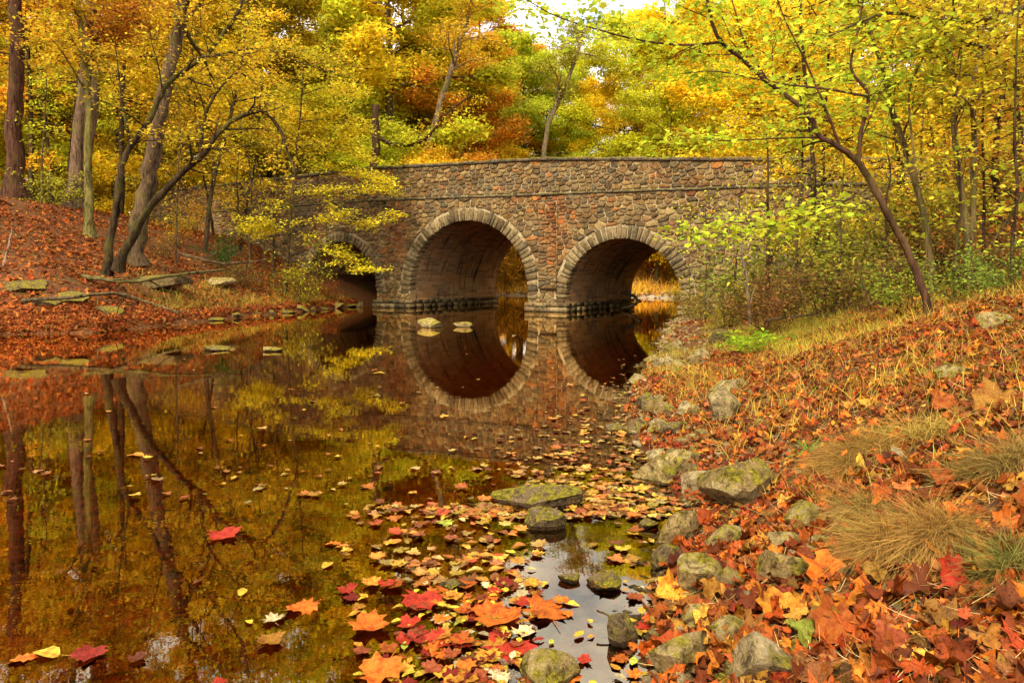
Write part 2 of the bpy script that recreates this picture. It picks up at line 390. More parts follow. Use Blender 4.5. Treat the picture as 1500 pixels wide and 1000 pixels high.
def frames(n,nrm,r):
    nrm=nrm/np.linalg.norm(nrm,axis=1,keepdims=True)
    h=r.normal(size=(n,3)); xa=np.cross(h,nrm); xa/=np.linalg.norm(xa,axis=1,keepdims=True)+1e-9
    ya=np.cross(nrm,xa)
    return np.stack([xa,ya,nrm],axis=2)
def scatter(mb,protos,pos,nrm,scale,r):
    n=len(pos)
    if n==0: return
    which=r.integers(0,len(protos),n); Fm=frames(n,nrm,r)
    for k,(V,Fs) in enumerate(protos):
        m=which==k; c=int(m.sum())
        if not c: continue
        W=np.einsum('nij,vj->nvi',Fm[m],V)*scale[m][:,None,None]+pos[m][:,None,:]
        nv=len(V); off=(np.arange(c)*nv)[:,None,None]
        mb.add(W.reshape(-1,3),*[(F[None]+off).reshape(-1,F.shape[1]) for F in Fs],uv=np.tile(V[:,:2],(c,1)) if UVS else None)
DIA=(np.array([[0,-.5,0],[.27,-.02,.07],[0,.5,-.04],[-.27,-.02,.07]]),[np.array([[0,1,2,3]])])
DIA2=(np.array([[0,-.5,0],[.22,-.2,.05],[.25,.12,.06],[0,.5,-.08],[-.25,.12,.06],[-.22,-.2,.05],[0,0,0]]),[np.array([[6,0,1],[6,1,2],[6,2,3],[6,3,4],[6,4,5],[6,5,0]])])
LOBE=(np.array([[0,-.45,0],[.18,-.3,.03],[.42,-.2,.06],[.26,.0,.05],[.3,.28,.04],[.1,.2,.03],[0,.5,-.08],[-.1,.2,.03],[-.3,.28,.04],[-.26,0,.05],[-.42,-.2,.06],[-.18,-.3,.03],[0,0,0]]),
      [np.array([[12,i,(i+1)%12] for i in range(12)])])
def simple_protos():
    out=[]
    for s in range(6):
        o=[OVAL,OAK,MAPLE][s%3][::2]
        out.append(leaf_proto(o,.45,.2,s+50,False,False))
    return out
def rich_protos(curl=.45):
    return [leaf_proto(o,curl,.25*(1 if s%2 else -.5),s+10) for s,o in enumerate([MAPLE,SYC,OAK,SYC,OAK,OVAL,SYC,MAPLE,OVAL,OAK])]

# ------------------------------------------------------------------ tubes and trees
def tube(mb,pts,rad,sides):
    pts=np.asarray(pts,float); n=len(pts)
    tg=np.gradient(pts,axis=0); tg/=np.linalg.norm(tg,axis=1,keepdims=True)+1e-9
    ref=np.array([1.,0,0]) if abs(tg[0][0])<.8 else np.array([0,1.,0])
    u=np.cross(tg[0],ref); u/=np.linalg.norm(u); U=[u]
    for i in range(1,n):
        u=U[-1]-tg[i]*np.dot(U[-1],tg[i]); u/=np.linalg.norm(u)+1e-9; U.append(u)
    U=np.array(U); Wv=np.cross(tg,U); a=np.arange(sides)/sides*2*np.pi
    rad=np.asarray(rad,float)
    if sides>=8: rr=rad[:,None]*(1+.10*np.sin(a*3+np.arange(n)[:,None]*.5)+.06*rng.normal(size=(n,sides)))
    else: rr=rad[:,None]*np.ones((1,sides))
    V=pts[:,None,:]+rr[:,:,None]*(U[:,None,:]*np.cos(a)[None,:,None]+Wv[:,None,:]*np.sin(a)[None,:,None])
    i=np.arange(n-1)[:,None]*sides; j=np.arange(sides)[None]; k=(j+1)%sides
    F=np.stack([i+j,i+k,i+sides+k,i+sides+j],axis=-1).reshape(-1,4)
    mb.add(V.reshape(-1,3),F)
def crom(pts,sub=5):
    pts=np.asarray(pts,float); p=np.vstack([2*pts[0]-pts[1],pts,2*pts[-1]-pts[-2]]); out=[]
    for i in range(1,len(p)-2):
        for t in np.linspace(0,1,sub,endpoint=False):
            out.append(.5*((2*p[i])+(-p[i-1]+p[i+1])*t+(2*p[i-1]-5*p[i]+4*p[i+1]-p[i+2])*t*t+(-p[i-1]+3*p[i]-3*p[i+1]+p[i+2])*t**3))
    out.append(p[-2]); return np.array(out)
def unit(v): return v/(np.linalg.norm(v)+1e-9)
class Tree:
    def __init__(s,seed,flat=.6,leafn=10,leafsize=.13,spread=.22,minr=.004,up=.0,gnarl=.16):
        s.r=np.random.default_rng(seed); s.wood=MB(); s.limb=MB(); s.L=[]; s.flat=flat; s.leafn=leafn; s.ls=leafsize; s.spread=spread; s.minr=minr; s.up=up; s.gnarl=gnarl
    def branch(s,p,d,L,r0,lvl,nseg=None):
        r=s.r; nseg=nseg or (6 if lvl>0 else 4); pts=[p]; d=unit(d)
        for i in range(nseg):
            d=unit(d+r.normal(0,s.gnarl,3)+np.array([0,0,s.up])); d[2]*= (1-.12*s.flat); pts.append(pts[-1]+d*L/nseg)
        pts=np.array(pts); rad=np.linspace(r0,max(r0*.35,s.minr*.7),len(pts))
        tube(s.limb,pts,rad,6 if r0>.04 else (4 if r0>.012 else 3))
        s.kids(pts,rad,L,lvl)
    def kids(s,pts,rad,L,lvl,n=None,start=.2,lenf=.55,leaves=True):
        r=s.r
        if lvl<=0:
            if leaves: s.leaf(pts)
            return
        n=n or int(r.integers(4,7)); 
        for t in np.linspace(start,1,n)+r.uniform(-.04,.04,n):
            t=min(max(t,0.02),.999); f=t*(len(pts)-1); i=min(int(f),len(pts)-2); q=pts[i]+(pts[i+1]-pts[i])*(f-i)
            tg=unit(pts[i+1]-pts[i]); side=unit(np.cross(tg,[0,0,1])+r.normal(0,.25,3))*(1 if r.random()<.5 else -1)
            d=unit(tg*r.uniform(.4,1.1)+side*r.uniform(.7,1.2)+np.array([0,0,r.normal(.05,.25)])*(1-s.flat*.6))
            rr=max(rad[i]*r.uniform(.35,.55),s.minr)
            s.branch(q,d,L*lenf*r.uniform(.6,1.15)*(1.05-.45*t),rr,lvl-1)
        if lvl==1 and leaves: s.leaf(pts[len(pts)//2:])
    def leaf(s,pts):
        r=s.r; n=s.leafn; t=r.uniform(0,len(pts)-1.001,n); i=t.astype(int); q=pts[i]+(pts[np.minimum(i+1,len(pts)-1)]-pts[i])*(t-i)[:,None]
        s.L.append(q+r.normal(0,1,(n,3))*np.array([s.spread,s.spread,s.spread*(1-s.flat*.75)]))
    def cluster(s,c,rad,n):
        s.L.append(c+s.r.normal(0,1,(n,3))*rad)
    def crown(s,name,mat,proto=None,tilt=.45,keep=1.0):
        if not s.L: return None
        L=np.concatenate(s.L); 
        if keep<1: L=L[s.r.random(len(L))<keep]
        n=len(L); nm=np.array([0,0,1.])+s.r.normal(0,tilt,(n,3)); mb=MB()
        scatter(mb,proto or [DIA],L,nm,s.ls*s.r.uniform(.6,1.3,n),s.r)
        return mb.mesh(name,False,mat)
    def finish(s,rootname,base,barkcol,leafcol,label,cat,group=None,mat='bark',leafmat='leaf',proto=None,tilt=.45,keep=1.0):
        base=np.array(base,float)
        for m in (s.wood,s.limb):
            m.V=[v-base for v in m.V]
        s.L=[l-base for l in s.L]
        o=empty(rootname,tuple(base)); tag(o,label,cat,group)
        if s.wood.V: link('trunk',s.wood.mesh('trunk',True,M[mat]),o,barkcol)
        if s.limb.V: link('branches',s.limb.mesh('branches',True,M[mat]),o,barkcol)
        c=s.crown('crown',M[leafmat],proto,tilt,keep)
        if c: link('crown',c,o,leafcol)
        return o

def generic_tree(seed,Ht,crownr,base_frac,trunk_r,leafn,leafsize,lean=0.06,nl=17,flat=.6,spread=.42):
    T=Tree(seed,flat,leafn,leafsize,spread,.012); r=T.r
    n=9; d=np.array([r.normal(0,lean),r.normal(0,lean),1.]); pts=[np.array([0,0,-.4])]
    for i in range(n):
        d=unit(d+np.array([r.normal(0,.05),r.normal(0,.05),.05])); pts.append(pts[-1]+d*(Ht+.4)/n)
    pts=np.array(pts); rad=trunk_r*(1-np.linspace(0,.9,n+1)); rad[0]*=1.35
    tube(T.wood,crom(pts,3),np.interp(np.linspace(0,1,n*3+1),np.linspace(0,1,n+1),rad),9)
    for k in range(nl):
        t=base_frac+(1-base_frac)*((k+r.uniform(0,.8))/nl); t=min(t,.985); f=t*n; i=int(f); q=pts[i]+(pts[i+1]-pts[i])*(f-i)
        u=(t-base_frac)/(1-base_frac); Lb=crownr*(math.sin(math.pi*(.22+.7*u))**.8)*r.uniform(.75,1.15)
        a=k*2.4+r.uniform(-.5,.5); dd=np.array([math.cos(a),math.sin(a),.25+.6*u])
        T.branch(q,dd,Lb,max(np.interp(t,[0,1],[trunk_r*.55,.04])*.8,.03),2,6)
    return T

# ------------------------------------------------------------------ camera, world, light
cam=bpy.data.cameras.new('camera'); camo=bpy.data.objects.new('camera',cam); COL.objects.link(camo)
camo.location=(0,0,CAMH); camo.rotation_euler=(R(90),0,0); cam.lens=24; cam.sensor_width=36; cam.shift_y=-(500-HZ)/1500
cam.clip_start=.05; cam.clip_end=2000; scene.camera=camo
SUN_EL,SUN_AZ=44,205   # degrees; azimuth clockwise from +Y
w=bpy.data.worlds.new('World'); scene.world=w; w.use_nodes=True; nt=w.node_tree; nt.nodes.clear()
sky=nt.nodes.new('ShaderNodeTexSky'); sky.sky_type='NISHITA'; sky.sun_disc=False; sky.sun_elevation=R(SUN_EL); sky.sun_rotation=R(SUN_AZ); sky.dust_density=2
bg=nt.nodes.new('ShaderNodeBackground'); bg.inputs['Strength'].default_value=.115
wo=nt.nodes.new('ShaderNodeOutputWorld'); tc=nt.nodes.new('ShaderNodeTexCoord'); no=nt.nodes.new('ShaderNodeTexNoise')
mp=nt.nodes.new('ShaderNodeMapping'); mp.inputs['Scale'].default_value=(1,1,2.2)
nt.links.new(tc.outputs['Generated'],mp.inputs['Vector']); nt.links.new(mp.outputs[0],no.inputs['Vector'])
no.inputs['Scale'].default_value=3.2; no.inputs['Detail'].default_value=7; no.inputs['Roughness'].default_value=.6
cr=nt.nodes.new('ShaderNodeValToRGB'); cr.color_ramp.elements[0].position=.30; cr.color_ramp.elements[1].position=.50
nt.links.new(no.outputs['Fac'],cr.inputs['Fac'])
mx=nt.nodes.new('ShaderNodeMix'); mx.data_type='RGBA'; nt.links.new(cr.outputs['Color'],mx.inputs[0])
nt.links.new(sky.outputs[0],mx.inputs[6]); mx.inputs[7].default_value=(7.4,7.3,7.0,1)
nt.links.new(mx.outputs[2],bg.inputs['Color']); nt.links.new(bg.outputs[0],wo.inputs['Surface'])
sl=bpy.data.lights.new('sun','SUN'); sl.energy=2.0; sl.angle=R(10); sl.color=(1,.88,.66)
so=bpy.data.objects.new('sun',sl); COL.objects.link(so)
sd=Vector((math.sin(R(SUN_AZ))*math.cos(R(SUN_EL)),math.cos(R(SUN_AZ))*math.cos(R(SUN_EL)),math.sin(R(SUN_EL))))
so.rotation_euler=sd.to_track_quat('Z','Y').to_euler()
scene.view_settings.view_transform='Standard'; scene.view_settings.look='None'; scene.view_settings.exposure=1.42; scene.view_settings.gamma=1
cy=scene.cycles; cy.max_bounces=5; cy.diffuse_bounces=3; cy.glossy_bounces=2; cy.transmission_bounces=2; cy.transparent_max_bounces=6
cy.caustics_reflective=False; cy.caustics_refractive=False; cy.sample_clamp_indirect=6; cy.use_denoising=True
cy.use_adaptive_sampling=True; cy.adaptive_threshold=.02

# ------------------------------------------------------------------ ground, water
def ar(*segs):
    o=[]
    for a,b,s in segs: o+=list(np.arange(a,b,s))
    return np.array(o+[segs[-1][1]])
gx=ar((-260,-30,8),(-30,-14,.6),(-14,0,.3),(0,6,.09),(6,14,.3),(14,40,1),(40,260,8))
gy=ar((-70,-2,4),(-2,7,.09),(7,20,.22),(20,60,.5),(60,300,8))
GX,GY=np.meshgrid(gx,gy); GZ=H(GX.ravel(),GY.ravel())
V=np.column_stack([GX.ravel(),GY.ravel(),GZ]); nx,ny=len(gx),len(gy)
i=np.arange(ny-1)[:,None]*nx+np.arange(nx-1)[None]; F=np.stack([i,i+1,i+nx+1,i+nx],-1).reshape(-1,4)
tag(link('ground',mesh_np('ground',V,F,True,M['ground'])),kind='structure')
tag(link('water',mesh_np('water',[(-40,-60,0),(90,-60,0),(90,60,0),(-40,60,0)],np.array([[0,1,2,3]]),False,M['water'])),kind='structure')

# ------------------------------------------------------------------ bridge (local axes: x along the face, y through the bridge)
bridge=empty('stone_bridge',(P0[0],P0[1],0),-R(30))
tag(bridge,'three-arched rubble stone bridge crossing the stream with long parapet walls','bridge')
ARCH=[(-4.0,2.2,.72,.45),(2.89,2.86,.74,.52),(9.5,2.18,.5,.48)]   # centre, radius, springing height, ring depth
S0,S1=-20.0,28.0
def arch_z(s):
    z=np.full(s.shape,-.8)
    for c,r,sp,_ in ARCH:
        m=np.abs(s-c)<r-1e-6; z=np.where(m,sp+np.sqrt(np.maximum(r*r-(s-c)**2,0)),z)
    return z
def wallsheet(yl,zt,zb=None,flip=False,name='wall',mat='mortar'):
    ss=[S0]
    xs=list(np.arange(S0,S1,.4))
    for c,r,_,_ in ARCH:
        xs=[x for x in xs if abs(x-c)>r+.05]; th=np.linspace(0,math.pi,49); xs+=list(c-r*np.cos(th)); xs+=[c-r-.0005,c+r+.0005]
    xs=np.array(sorted(set(xs+[S1])))
    z0=arch_z(xs); z1=zt(xs)
    V=np.concatenate([np.column_stack([xs,np.full(len(xs),yl),z0]),np.column_stack([xs,np.full(len(xs),yl),z1])])
    n=len(xs); k=np.arange(n-1); F=np.stack([k,k+1,n+k+1,n+k],-1)
    if flip: F=F[:,::-1]
    return mesh_np(name,V,F,False,M[mat])
link('mortar_wall',wallsheet(0,lambda s:ztop(s)-.12),bridge)
# back wall uses a stone pattern of its own
def mat_back():
    t=NT('back_wall_stone'); v=t.obj(); vo=t.n('ShaderNodeTexVoronoi',feature='DISTANCE_TO_EDGE'); t.l(t.stretch(v,(2.6,2.6,4.2)),vo.inputs['Vector']); vo.inputs['Scale'].default_value=1
    vc=t.n('ShaderNodeTexVoronoi'); t.l(t.stretch(v,(2.6,2.6,4.2)),vc.inputs['Vector']); vc.inputs['Scale'].default_value=1
    c=t.mix(t.math('LESS_THAN',vo.outputs['Distance'],.05),t.ramp(vc.outputs['Color'],STONE),(.38,.31,.19))
    return t.done(t.princ(c,.9,t.bump(vo.outputs['Distance'],.8,.05),.2))
M['back']=mat_back()
link('back_wall',wallsheet(BW,lambda s:ztop(s)-.12,flip=True,name='back_wall',mat='back'),bridge)

def box(mb,x0,x1,y0,y1,z0,z1,j=0.0,r=rng,bev=.012,slope=0.0):
    """a block with bevelled edges and slightly uneven corners"""
    c=[]
    b=bev
    lv=[(z0,b),(z0+b,0),(z1-b,0),(z1,b)]
    jj=r.normal(0,j,(4,3)) if j else np.zeros((4,3))
    for z,o in lv:
        q=[(x0+o,y0+o),(x1-o,y0+o),(x1-o,y1-o),(x0+o,y1-o)]
        for k,(a,e) in enumerate(q): c.append([a+jj[k][0],e+jj[k][1],z+jj[k][2]*.6+slope*(a-x0)])
    F=[(3,2,1,0),(12,13,14,15)]
    for l in range(3):
        for k in range(4): F.append((l*4+k,l*4+(k+1)%4,(l+1)*4+(k+1)%4,(l+1)*4+k))
    mb.add(np.array(c),np.array(F))
# rubble stones of the face: Voronoi cells with mortar joints between them
def clip(poly,a,b,c):
    out=[]; n=len(poly)
    for i in range(n):
        p,q=poly[i],poly[(i+1)%n]; dp=a*p[0]+b*p[1]-c; dq=a*q[0]+b*q[1]-c
        if dp<=0: out.append(p)
        if dp*dq<0:
            t=dp/(dp-dq); out.append((p[0]+(q[0]-p[0])*t,p[1]+(q[1]-p[1])*t))
    return out
def chaikin(p):
    out=[]; n=len(p)
    for i in range(n):
        a,b=p[i],p[(i+1)%n]; out.append((a[0]*.87+b[0]*.13,a[1]*.87+b[1]*.13)); out.append((a[0]*.13+b[0]*.87,a[1]*.13+b[1]*.87))
    return out
ZS=1.6
def rubble(name,zlo,zhi,seed,s0=-18.5,s1=25,use_arch=True,row=.175,zst=2.5,off=0.0,side=False):
    r=np.random.default_rng(seed); pts=[]
    z=-.3 if use_arch else zst
    while z<6.4:
        h=row*r.uniform(.75,1.3); s=s0+r.uniform(0,.3)
        while s<s1:
            wd=r.choice([.19,.28,.40,.56],p=[.28,.34,.26,.12])*r.uniform(.8,1.2)
            k=1
            if wd<.22 and r.random()<.5: k=2
            for _ in range(k): pts.append((s+wd/2+r.normal(0,.02),z+h/2+r.normal(0,.026)+(0 if k==1 else (-.07 if _ else .07))))
            s+=wd
        z+=h
    pts=np.array(pts); lo=zlo(pts[:,0]); hi=zhi(pts[:,0]); m=(pts[:,1]>lo+.03)&(pts[:,1]<hi-.03)
    if use_arch:
        for c,rr,sp,dp in ARCH:
            d=np.hypot(pts[:,0]-c,pts[:,1]-sp); m&=~((d<rr+dp+.03)&(pts[:,1]>=sp)); m&=~((np.abs(pts[:,0]-c)<rr+.06)&(pts[:,1]<sp))
        for s_,z_ in SCUP: m&=~((np.abs(pts[:,0]-s_)<.26)&(np.abs(pts[:,1]-z_)<.11))
    pts=pts[m]; pts[:,1]*=ZS; order=np.argsort(pts[:,0]); pts=pts[order]; mb=MB(); n=len(pts); V=[];base=0; faces={}
    xs=pts[:,0]
    for i in range(n):
        x,zc=pts[i]; a=np.searchsorted(xs,x-.75); b=np.searchsorted(xs,x+.75); q=pts[a:b]; dd=np.hypot(q[:,0]-x,q[:,1]-zc)
        idx=np.argsort(dd)[1:16]; g=r.uniform(.008,.02)
        poly=[(x-.36,zc-.28),(x+.36,zc-.28),(x+.36,zc+.28),(x-.36,zc+.28)]
        for k in idx:
            nx_,nz_=q[k][0]-x,q[k][1]-zc; L=math.hypot(nx_,nz_)
            if L>.8 or L<1e-6: continue
            nx_/=L; nz_/=L; poly=clip(poly,nx_,nz_,nx_*x+nz_*zc+L/2-g)
            if len(poly)<3: break
        if len(poly)<3: continue
        poly=[(a_,b_/ZS) for a_,b_ in poly]; zc=zc/ZS
        l_,h_=float(zlo(np.array([x]))[0])+.012,float(zhi(np.array([x]))[0])-.012
        poly=clip(poly,0,1,h_); poly=clip(poly,0,-1,-l_)
        if side: poly=clip(poly,1,0,s1-.008); poly=clip(poly,-1,0,-(s0+.008))
        if len(poly)<3: continue
        if use_arch:
            for c,rr,sp,dp in ARCH:
                if abs(x-c)>rr+dp+1: continue
                Ro=rr+dp+.012
                if zc>=sp:
                    ang=math.atan2(zc-sp,x-c); ca,sa=math.cos(ang),math.sin(ang); poly=clip(poly,-ca,-sa,-(ca*c+sa*sp+Ro-.02))
                    poly=[(px_,pz_) if math.hypot(px_-c,pz_-sp)>Ro or pz_<sp else (c+(px_-c)*Ro/math.hypot(px_-c,pz_-sp),sp+(pz_-sp)*Ro/math.hypot(px_-c,pz_-sp)) for px_,pz_ in poly]
                else:
                    sg=1 if x>c else -1; poly=clip(poly,-sg,0,-sg*(c+sg*(rr+.004))); poly=clip(poly,0,1,sp-.01) if abs(x-c)<rr+dp else poly
        if len(poly)<3: continue
        poly=chaikin(poly); p=np.array(poly); ctr=p.mean(0); ext=np.abs(p-ctr).max(0)
        if min(ext)<.03: continue
        pr=r.uniform(.014,.07); sh=np.maximum(ext-.016,.5*ext)/ext; tl=r.normal(0,.05,2)
        inn=ctr+(p-ctr)*sh; inn2=ctr+(p-ctr)*sh*.72; k=len(p)
        def yy(a,e): return -(e+(a-ctr)@tl)
        Vv=np.vstack([np.column_stack([p[:,0],np.full(k,.01),p[:,1]]),np.column_stack([p[:,0],yy(p,pr*.45),p[:,1]]),np.column_stack([inn[:,0],yy(inn,pr),inn[:,1]]),np.column_stack([inn2[:,0],yy(inn2,pr+.006)+r.normal(0,.003,k),inn2[:,1]])])
        j=np.arange(k); jn=(j+1)%k; Fq=np.vstack([np.stack([j+k*a,jn+k*a,jn+k*(a+1),j+k*(a+1)],-1) for a in range(3)])
        Vv[:,1]-=off; mb.add(Vv,Fq,(j+3*k)[None])
    return mb.mesh(name,False,M['stone'])
SCUP=[(6.5,4.28),(-1.35,4.50)]
low=lambda s:np.full(np.shape(s),-.25)
link('wall',rubble('wall',low,lambda s:zstring(s)-.045,3),bridge)
link('parapet',rubble('parapet',lambda s:zstring(s)+.045,lambda s:ztop(s)-.125,5,use_arch=False,row=.18),bridge)
cst=lambda v:(lambda q:np.full(np.shape(q),v))
pil=link('pilaster',rubble('pilaster',cst(.86),cst(4.12),8,6.24,7.0,False,zst=.86,off=.125,side=True),bridge)
_m=MB(); box(_m,6.24,7.0,-.125,.03,.85,4.13,0,np.random.default_rng(1),.01); link('pilaster_core',_m.mesh('pilaster_core',False,M['back']),pil)
# voussoir rings
for c,rr,sp,dp in ARCH:
    mb=MB(); th=0.0; r=np.random.default_rng(int(c*10)+200)
    while th<math.pi:
        dt=r.uniform(.12,.25)/rr; 
        if th+dt>math.pi-.03: dt=math.pi-th
        a0,a1=th+.02/rr,th+dt-.02/rr; ro=rr+dp*r.uniform(.72,1.06); pr=-r.uniform(.035,.09); ri=rr-.012
        g=np.linspace(a0,a1,3); o=[]
        for rad_,gg in ((ri,g),(ro,g[::-1])):
            for a in gg: o.append((c-rad_*math.cos(a),sp+rad_*math.sin(a)))
        o=np.array(o); ct=o.mean(0); sh=.9; k=len(o); o=o+r.normal(0,.008,o.shape); inn=ct+(o-ct)*np.array([.92,.92]); tl=r.normal(0,.02,2)
        Vv=np.vstack([np.column_stack([o[:,0],np.full(k,.35),o[:,1]]),np.column_stack([o[:,0],np.full(k,pr+.02),o[:,1]]),np.column_stack([inn[:,0],pr+(inn-ct)@tl,inn[:,1]])])
        j=np.arange(k); jn=(j+1)%k; mb.add(Vv,np.vstack([np.stack([j+k*a,jn+k*a,jn+k*(a+1),j+k*(a+1)],-1) for a in range(2)]),(j+2*k)[None]); th+=dt
    link('arch_ring',mb.mesh('arch_ring',False,M['ring']),bridge)
    # the vault behind it
    q=[(c-rr,-.8),(c-rr,sp*.5)]+[(c-rr*math.cos(a),sp+rr*math.sin(a)) for a in np.linspace(0,math.pi,41)]+[(c+rr,sp*.5),(c+rr,-.8)]
    q=np.array(q); al=np.concatenate([[0],np.cumsum(np.hypot(*np.diff(q,axis=0).T))]); ty=np.linspace(.02,BW-.02,12)
    Vv=np.array([[p_[0],t_,p_[1]] for t_ in ty for p_ in q]); uv=np.array([[t_,a_] for t_ in ty for a_ in al]); n=len(q)
    i=np.arange(len(ty)-1)[:,None]*n+np.arange(n-1)[None]; Fq=np.stack([i,i+n,i+n+1,i+1],-1).reshape(-1,4)
    link('vault',mesh_np('vault',Vv,Fq,True,M['vault'],uv),bridge)
# footings under the piers
r=np.random.default_rng(5)
for a,b in ((-1.8,.01),(5.77,7.3),(11.7,13.3),(-7.8,-6.2)):
    mb=MB()
    for zi,(z0,z1) in enumerate(((-.4,-.02),(.0,.17),(.19,.34))):
        x=a-.13
        while x<b+.12:
            wd=min(r.uniform(.3,.62),b+.13-x)
            if b+.13-x-wd<.15: wd=b+.13-x
            box(mb,x+.006,x+wd-.006,-.2+.03*zi,.3,z0,z1,.008,r,.02); x+=wd
        for sx in (a-.13,b-.02):
            y=.31
            while y<BW:
                wd=min(r.uniform(.4,.8),BW+.1-y); box(mb,sx,sx+.15,y,y+wd-.012,z0,z1,.006,r,.02); y+=wd
    link('footing',mb.mesh('footing',False,M['ring']),bridge)
# string course and coping
r=np.random.default_rng(9)
for yside,(ya,yb) in (('front',(-.085,.06)),):
    mb=MB(); x=S0
    while x<27:
        wd=r.uniform(.35,.9); z=float(zstring(x+wd/2)); box(mb,x+.004,x+wd-.004,ya+r.uniform(-.012,.012),yb,z-.045+r.uniform(-.008,.008),z+.04+r.uniform(-.01,.01),.004,r,.014,float(zstring(x+1)-zstring(x))); x+=wd
    link('string_course',mb.mesh('string_course',False,M['cope']),bridge)
for ya,yb in ((-.11,.46),(BW-.46,BW+.11)):
    mb=MB(); x=S0
    while x<S1:
        wd=r.uniform(.45,1.0); z=float(ztop(x)); sl_=float(ztop(x+1)-ztop(x)); box(mb,x+.005,x+wd-.005,ya+r.uniform(-.02,.02),yb+r.uniform(-.02,.02),z-.125,z+r.uniform(-.025,.02),.006,r,.02,sl_); x+=wd
    link('coping',mb.mesh('coping',False,M['cope']),bridge)
for ya,fl in ((.4,1),(BW-.4,0)):
    xs=np.linspace(S0,S1,60); z=ztop(xs); n=len(xs); Vv=np.concatenate([np.column_stack([xs,np.full(n,ya),z-1.3]),np.column_stack([xs,np.full(n,ya),z-.12])]); k=np.arange(n-1)
    link('parapet_inner_face',mesh_np('parapet_inner_face',Vv,np.stack([k,k+1,n+k+1,n+k],-1),False,M['back']),bridge)
xs=np.linspace(S0,S1,60); z=ztop(xs)-1.1; n=len(xs); Vv=np.concatenate([np.column_stack([xs,np.full(n,.0),z]),np.column_stack([xs,np.full(n,BW),z])]); k=np.arange(n-1)
t=NT('road_surface'); v=t.obj(); asph=t.done(t.princ(t.ramp(t.noise(v,30,4),[(.3,(.04,.035,.03)),(.7,(.08,.065,.05))]),.9))
ro=link('road',mesh_np('road',Vv,np.stack([k,k+1,n+k+1,n+k],-1),False,asph)); ro.location=bridge.location; ro.rotation_euler=bridge.rotation_euler; tag(ro,kind='structure')
# drain outlets, each with a near-black solid block painted as the hole's shade
t=NT('drain_painted_shade'); shade_black=t.done(t.princ((.012,.01,.008),.95,None,.1))
for s_,z_ in SCUP:
    mb=MB(); box(mb,s_-.30,s_+.30,-.13,.1,z_-.135,z_-.085,.004,r,.012); box(mb,s_-.28,s_-.19,-.04,.05,z_-.082,z_+.09,0,r,.01); box(mb,s_+.19,s_+.28,-.04,.05,z_-.082,z_+.09,0,r,.01)
    fr_=link('drain_outlet',mb.mesh('drain_outlet',False,M['cope']),bridge)
    mb=MB(); box(mb,s_-.187,s_+.187,-.006,.05,z_-.08,z_+.11,0,r,.004); link('drain_shade_block',mb.mesh('drain_shade_block',False,shade_black),fr_)

# ------------------------------------------------------------------ rocks
ORD='first second third fourth fifth sixth seventh eighth ninth tenth eleventh twelfth thirteenth fourteenth fifteenth sixteenth seventeenth eighteenth nineteenth twentieth'.split()
for _t,_u in (('twenty','twentieth'),('thirty','thirtieth'),('forty','fortieth'),('fifty','fiftieth'),('sixty','sixtieth'),('seventy','seventieth'),('eighty','eightieth'),('ninety','ninetieth')):
    if _u not in ORD: ORD.append(_u)
    ORD+=[_t+'-'+q for q in ORD[:9]]
def rock_mesh(seed,w,d,h,mat,sub=4,cuts=14,rough=.03):
    r=np.random.default_rng(seed); bm=bmesh.new(); bmesh.ops.create_icosphere(bm,subdivisions=sub,radius=1)
    co=np.array([v.co[:] for v in bm.verts])
    for k in range(cuts):
        n=unit(r.normal(0,1,3)*np.array([1,1,.8])); dist=r.uniform(.42,.78)
        dd=co@n; m=dd>dist; co[m]-=np.outer(dd[m]-dist,n)*.99
    co*=1/np.abs(co).max(0)
    co*=1+rough*(fbm(co[:,0]*2.2+seed,co[:,1]*2.2+co[:,2]*1.7,4,seed)[:,None])*1.6
    co*=np.array([w/2,d/2,h/2])
    co+=.012*min(w,1)*np.column_stack([fbm(co[:,1]*14/max(w,.2),co[:,2]*14/max(w,.2),3,seed+k) for k in range(3)])
    for v,c in zip(bm.verts,co): v.co=c
    me=bpy.data.meshes.new('rock'); bm.to_mesh(me); bm.free()
    me.polygons.foreach_set('use_smooth',np.ones(len(me.polygons),bool)); me.materials.append(M[mat])
    try: me.set_sharp_from_angle(angle=R(16))
    except Exception: pass
    return me
def rock(px,py,wpx,hpx,label,cat='rock',mat='rock',depth=.8,rz=0,tilt=(0,0),seed=None,name='rock',sink=.25,group=None,y0=1.2,y1=60):
    """px,py: middle of the rock's foot in the photograph; the sizes are turned into metres there"""
    g=ground(px,py,y0,y1); k=g[1]/1000; w_=wpx*k; h_=hpx*k; sd=seed if seed is not None else int(px*7+py)
    h_=h_*.92; w_=w_*1.12
    me=rock_mesh(sd,w_,w_*depth,h_*(1+2*sink)*1.05,mat,5 if wpx>45 else 4)
    o=link(name,me,loc=(g[0],g[1]+w_*depth*.3,max(g[2],0)-h_*sink+h_*.5)); o.rotation_euler=(R(tilt[0]),R(tilt[1]),R(rz)); tag(o,label,cat,group); return o
rock(632,480,40,19,'pointed mossy rock standing in the water before the central arch',mat='rock')
rock(679,479,28,8,'low flat stone barely above water, right of the pointed rock by the arch',mat='rock')
rock(395,515,30,9,'small rock in the shallows off the left bank',mat='rock')
rock(317,514,40,8,'thin stone barely out of the water off the left bank',mat='rockdark',rz=20)
rock(212,419,84,18,'large mossy boulder just right of the curved trees on the leafy bank',mat='rockdark',y0=15)
rock(313,415,50,13,'pale flat-topped rock lying on the leafy left bank',mat='rockpale',y0=15)
rock(92,440,60,15,'rounded mossy rock low on the left bank',mat='rockdark',y0=15)
rock(20,424,70,18,'dark mossy ledge rock at the left edge of the picture',mat='rockdark',y0=14)
rock(150,460,40,12,'half-buried flat stone among leaves low on left bank',mat='rockdark',y0=14)
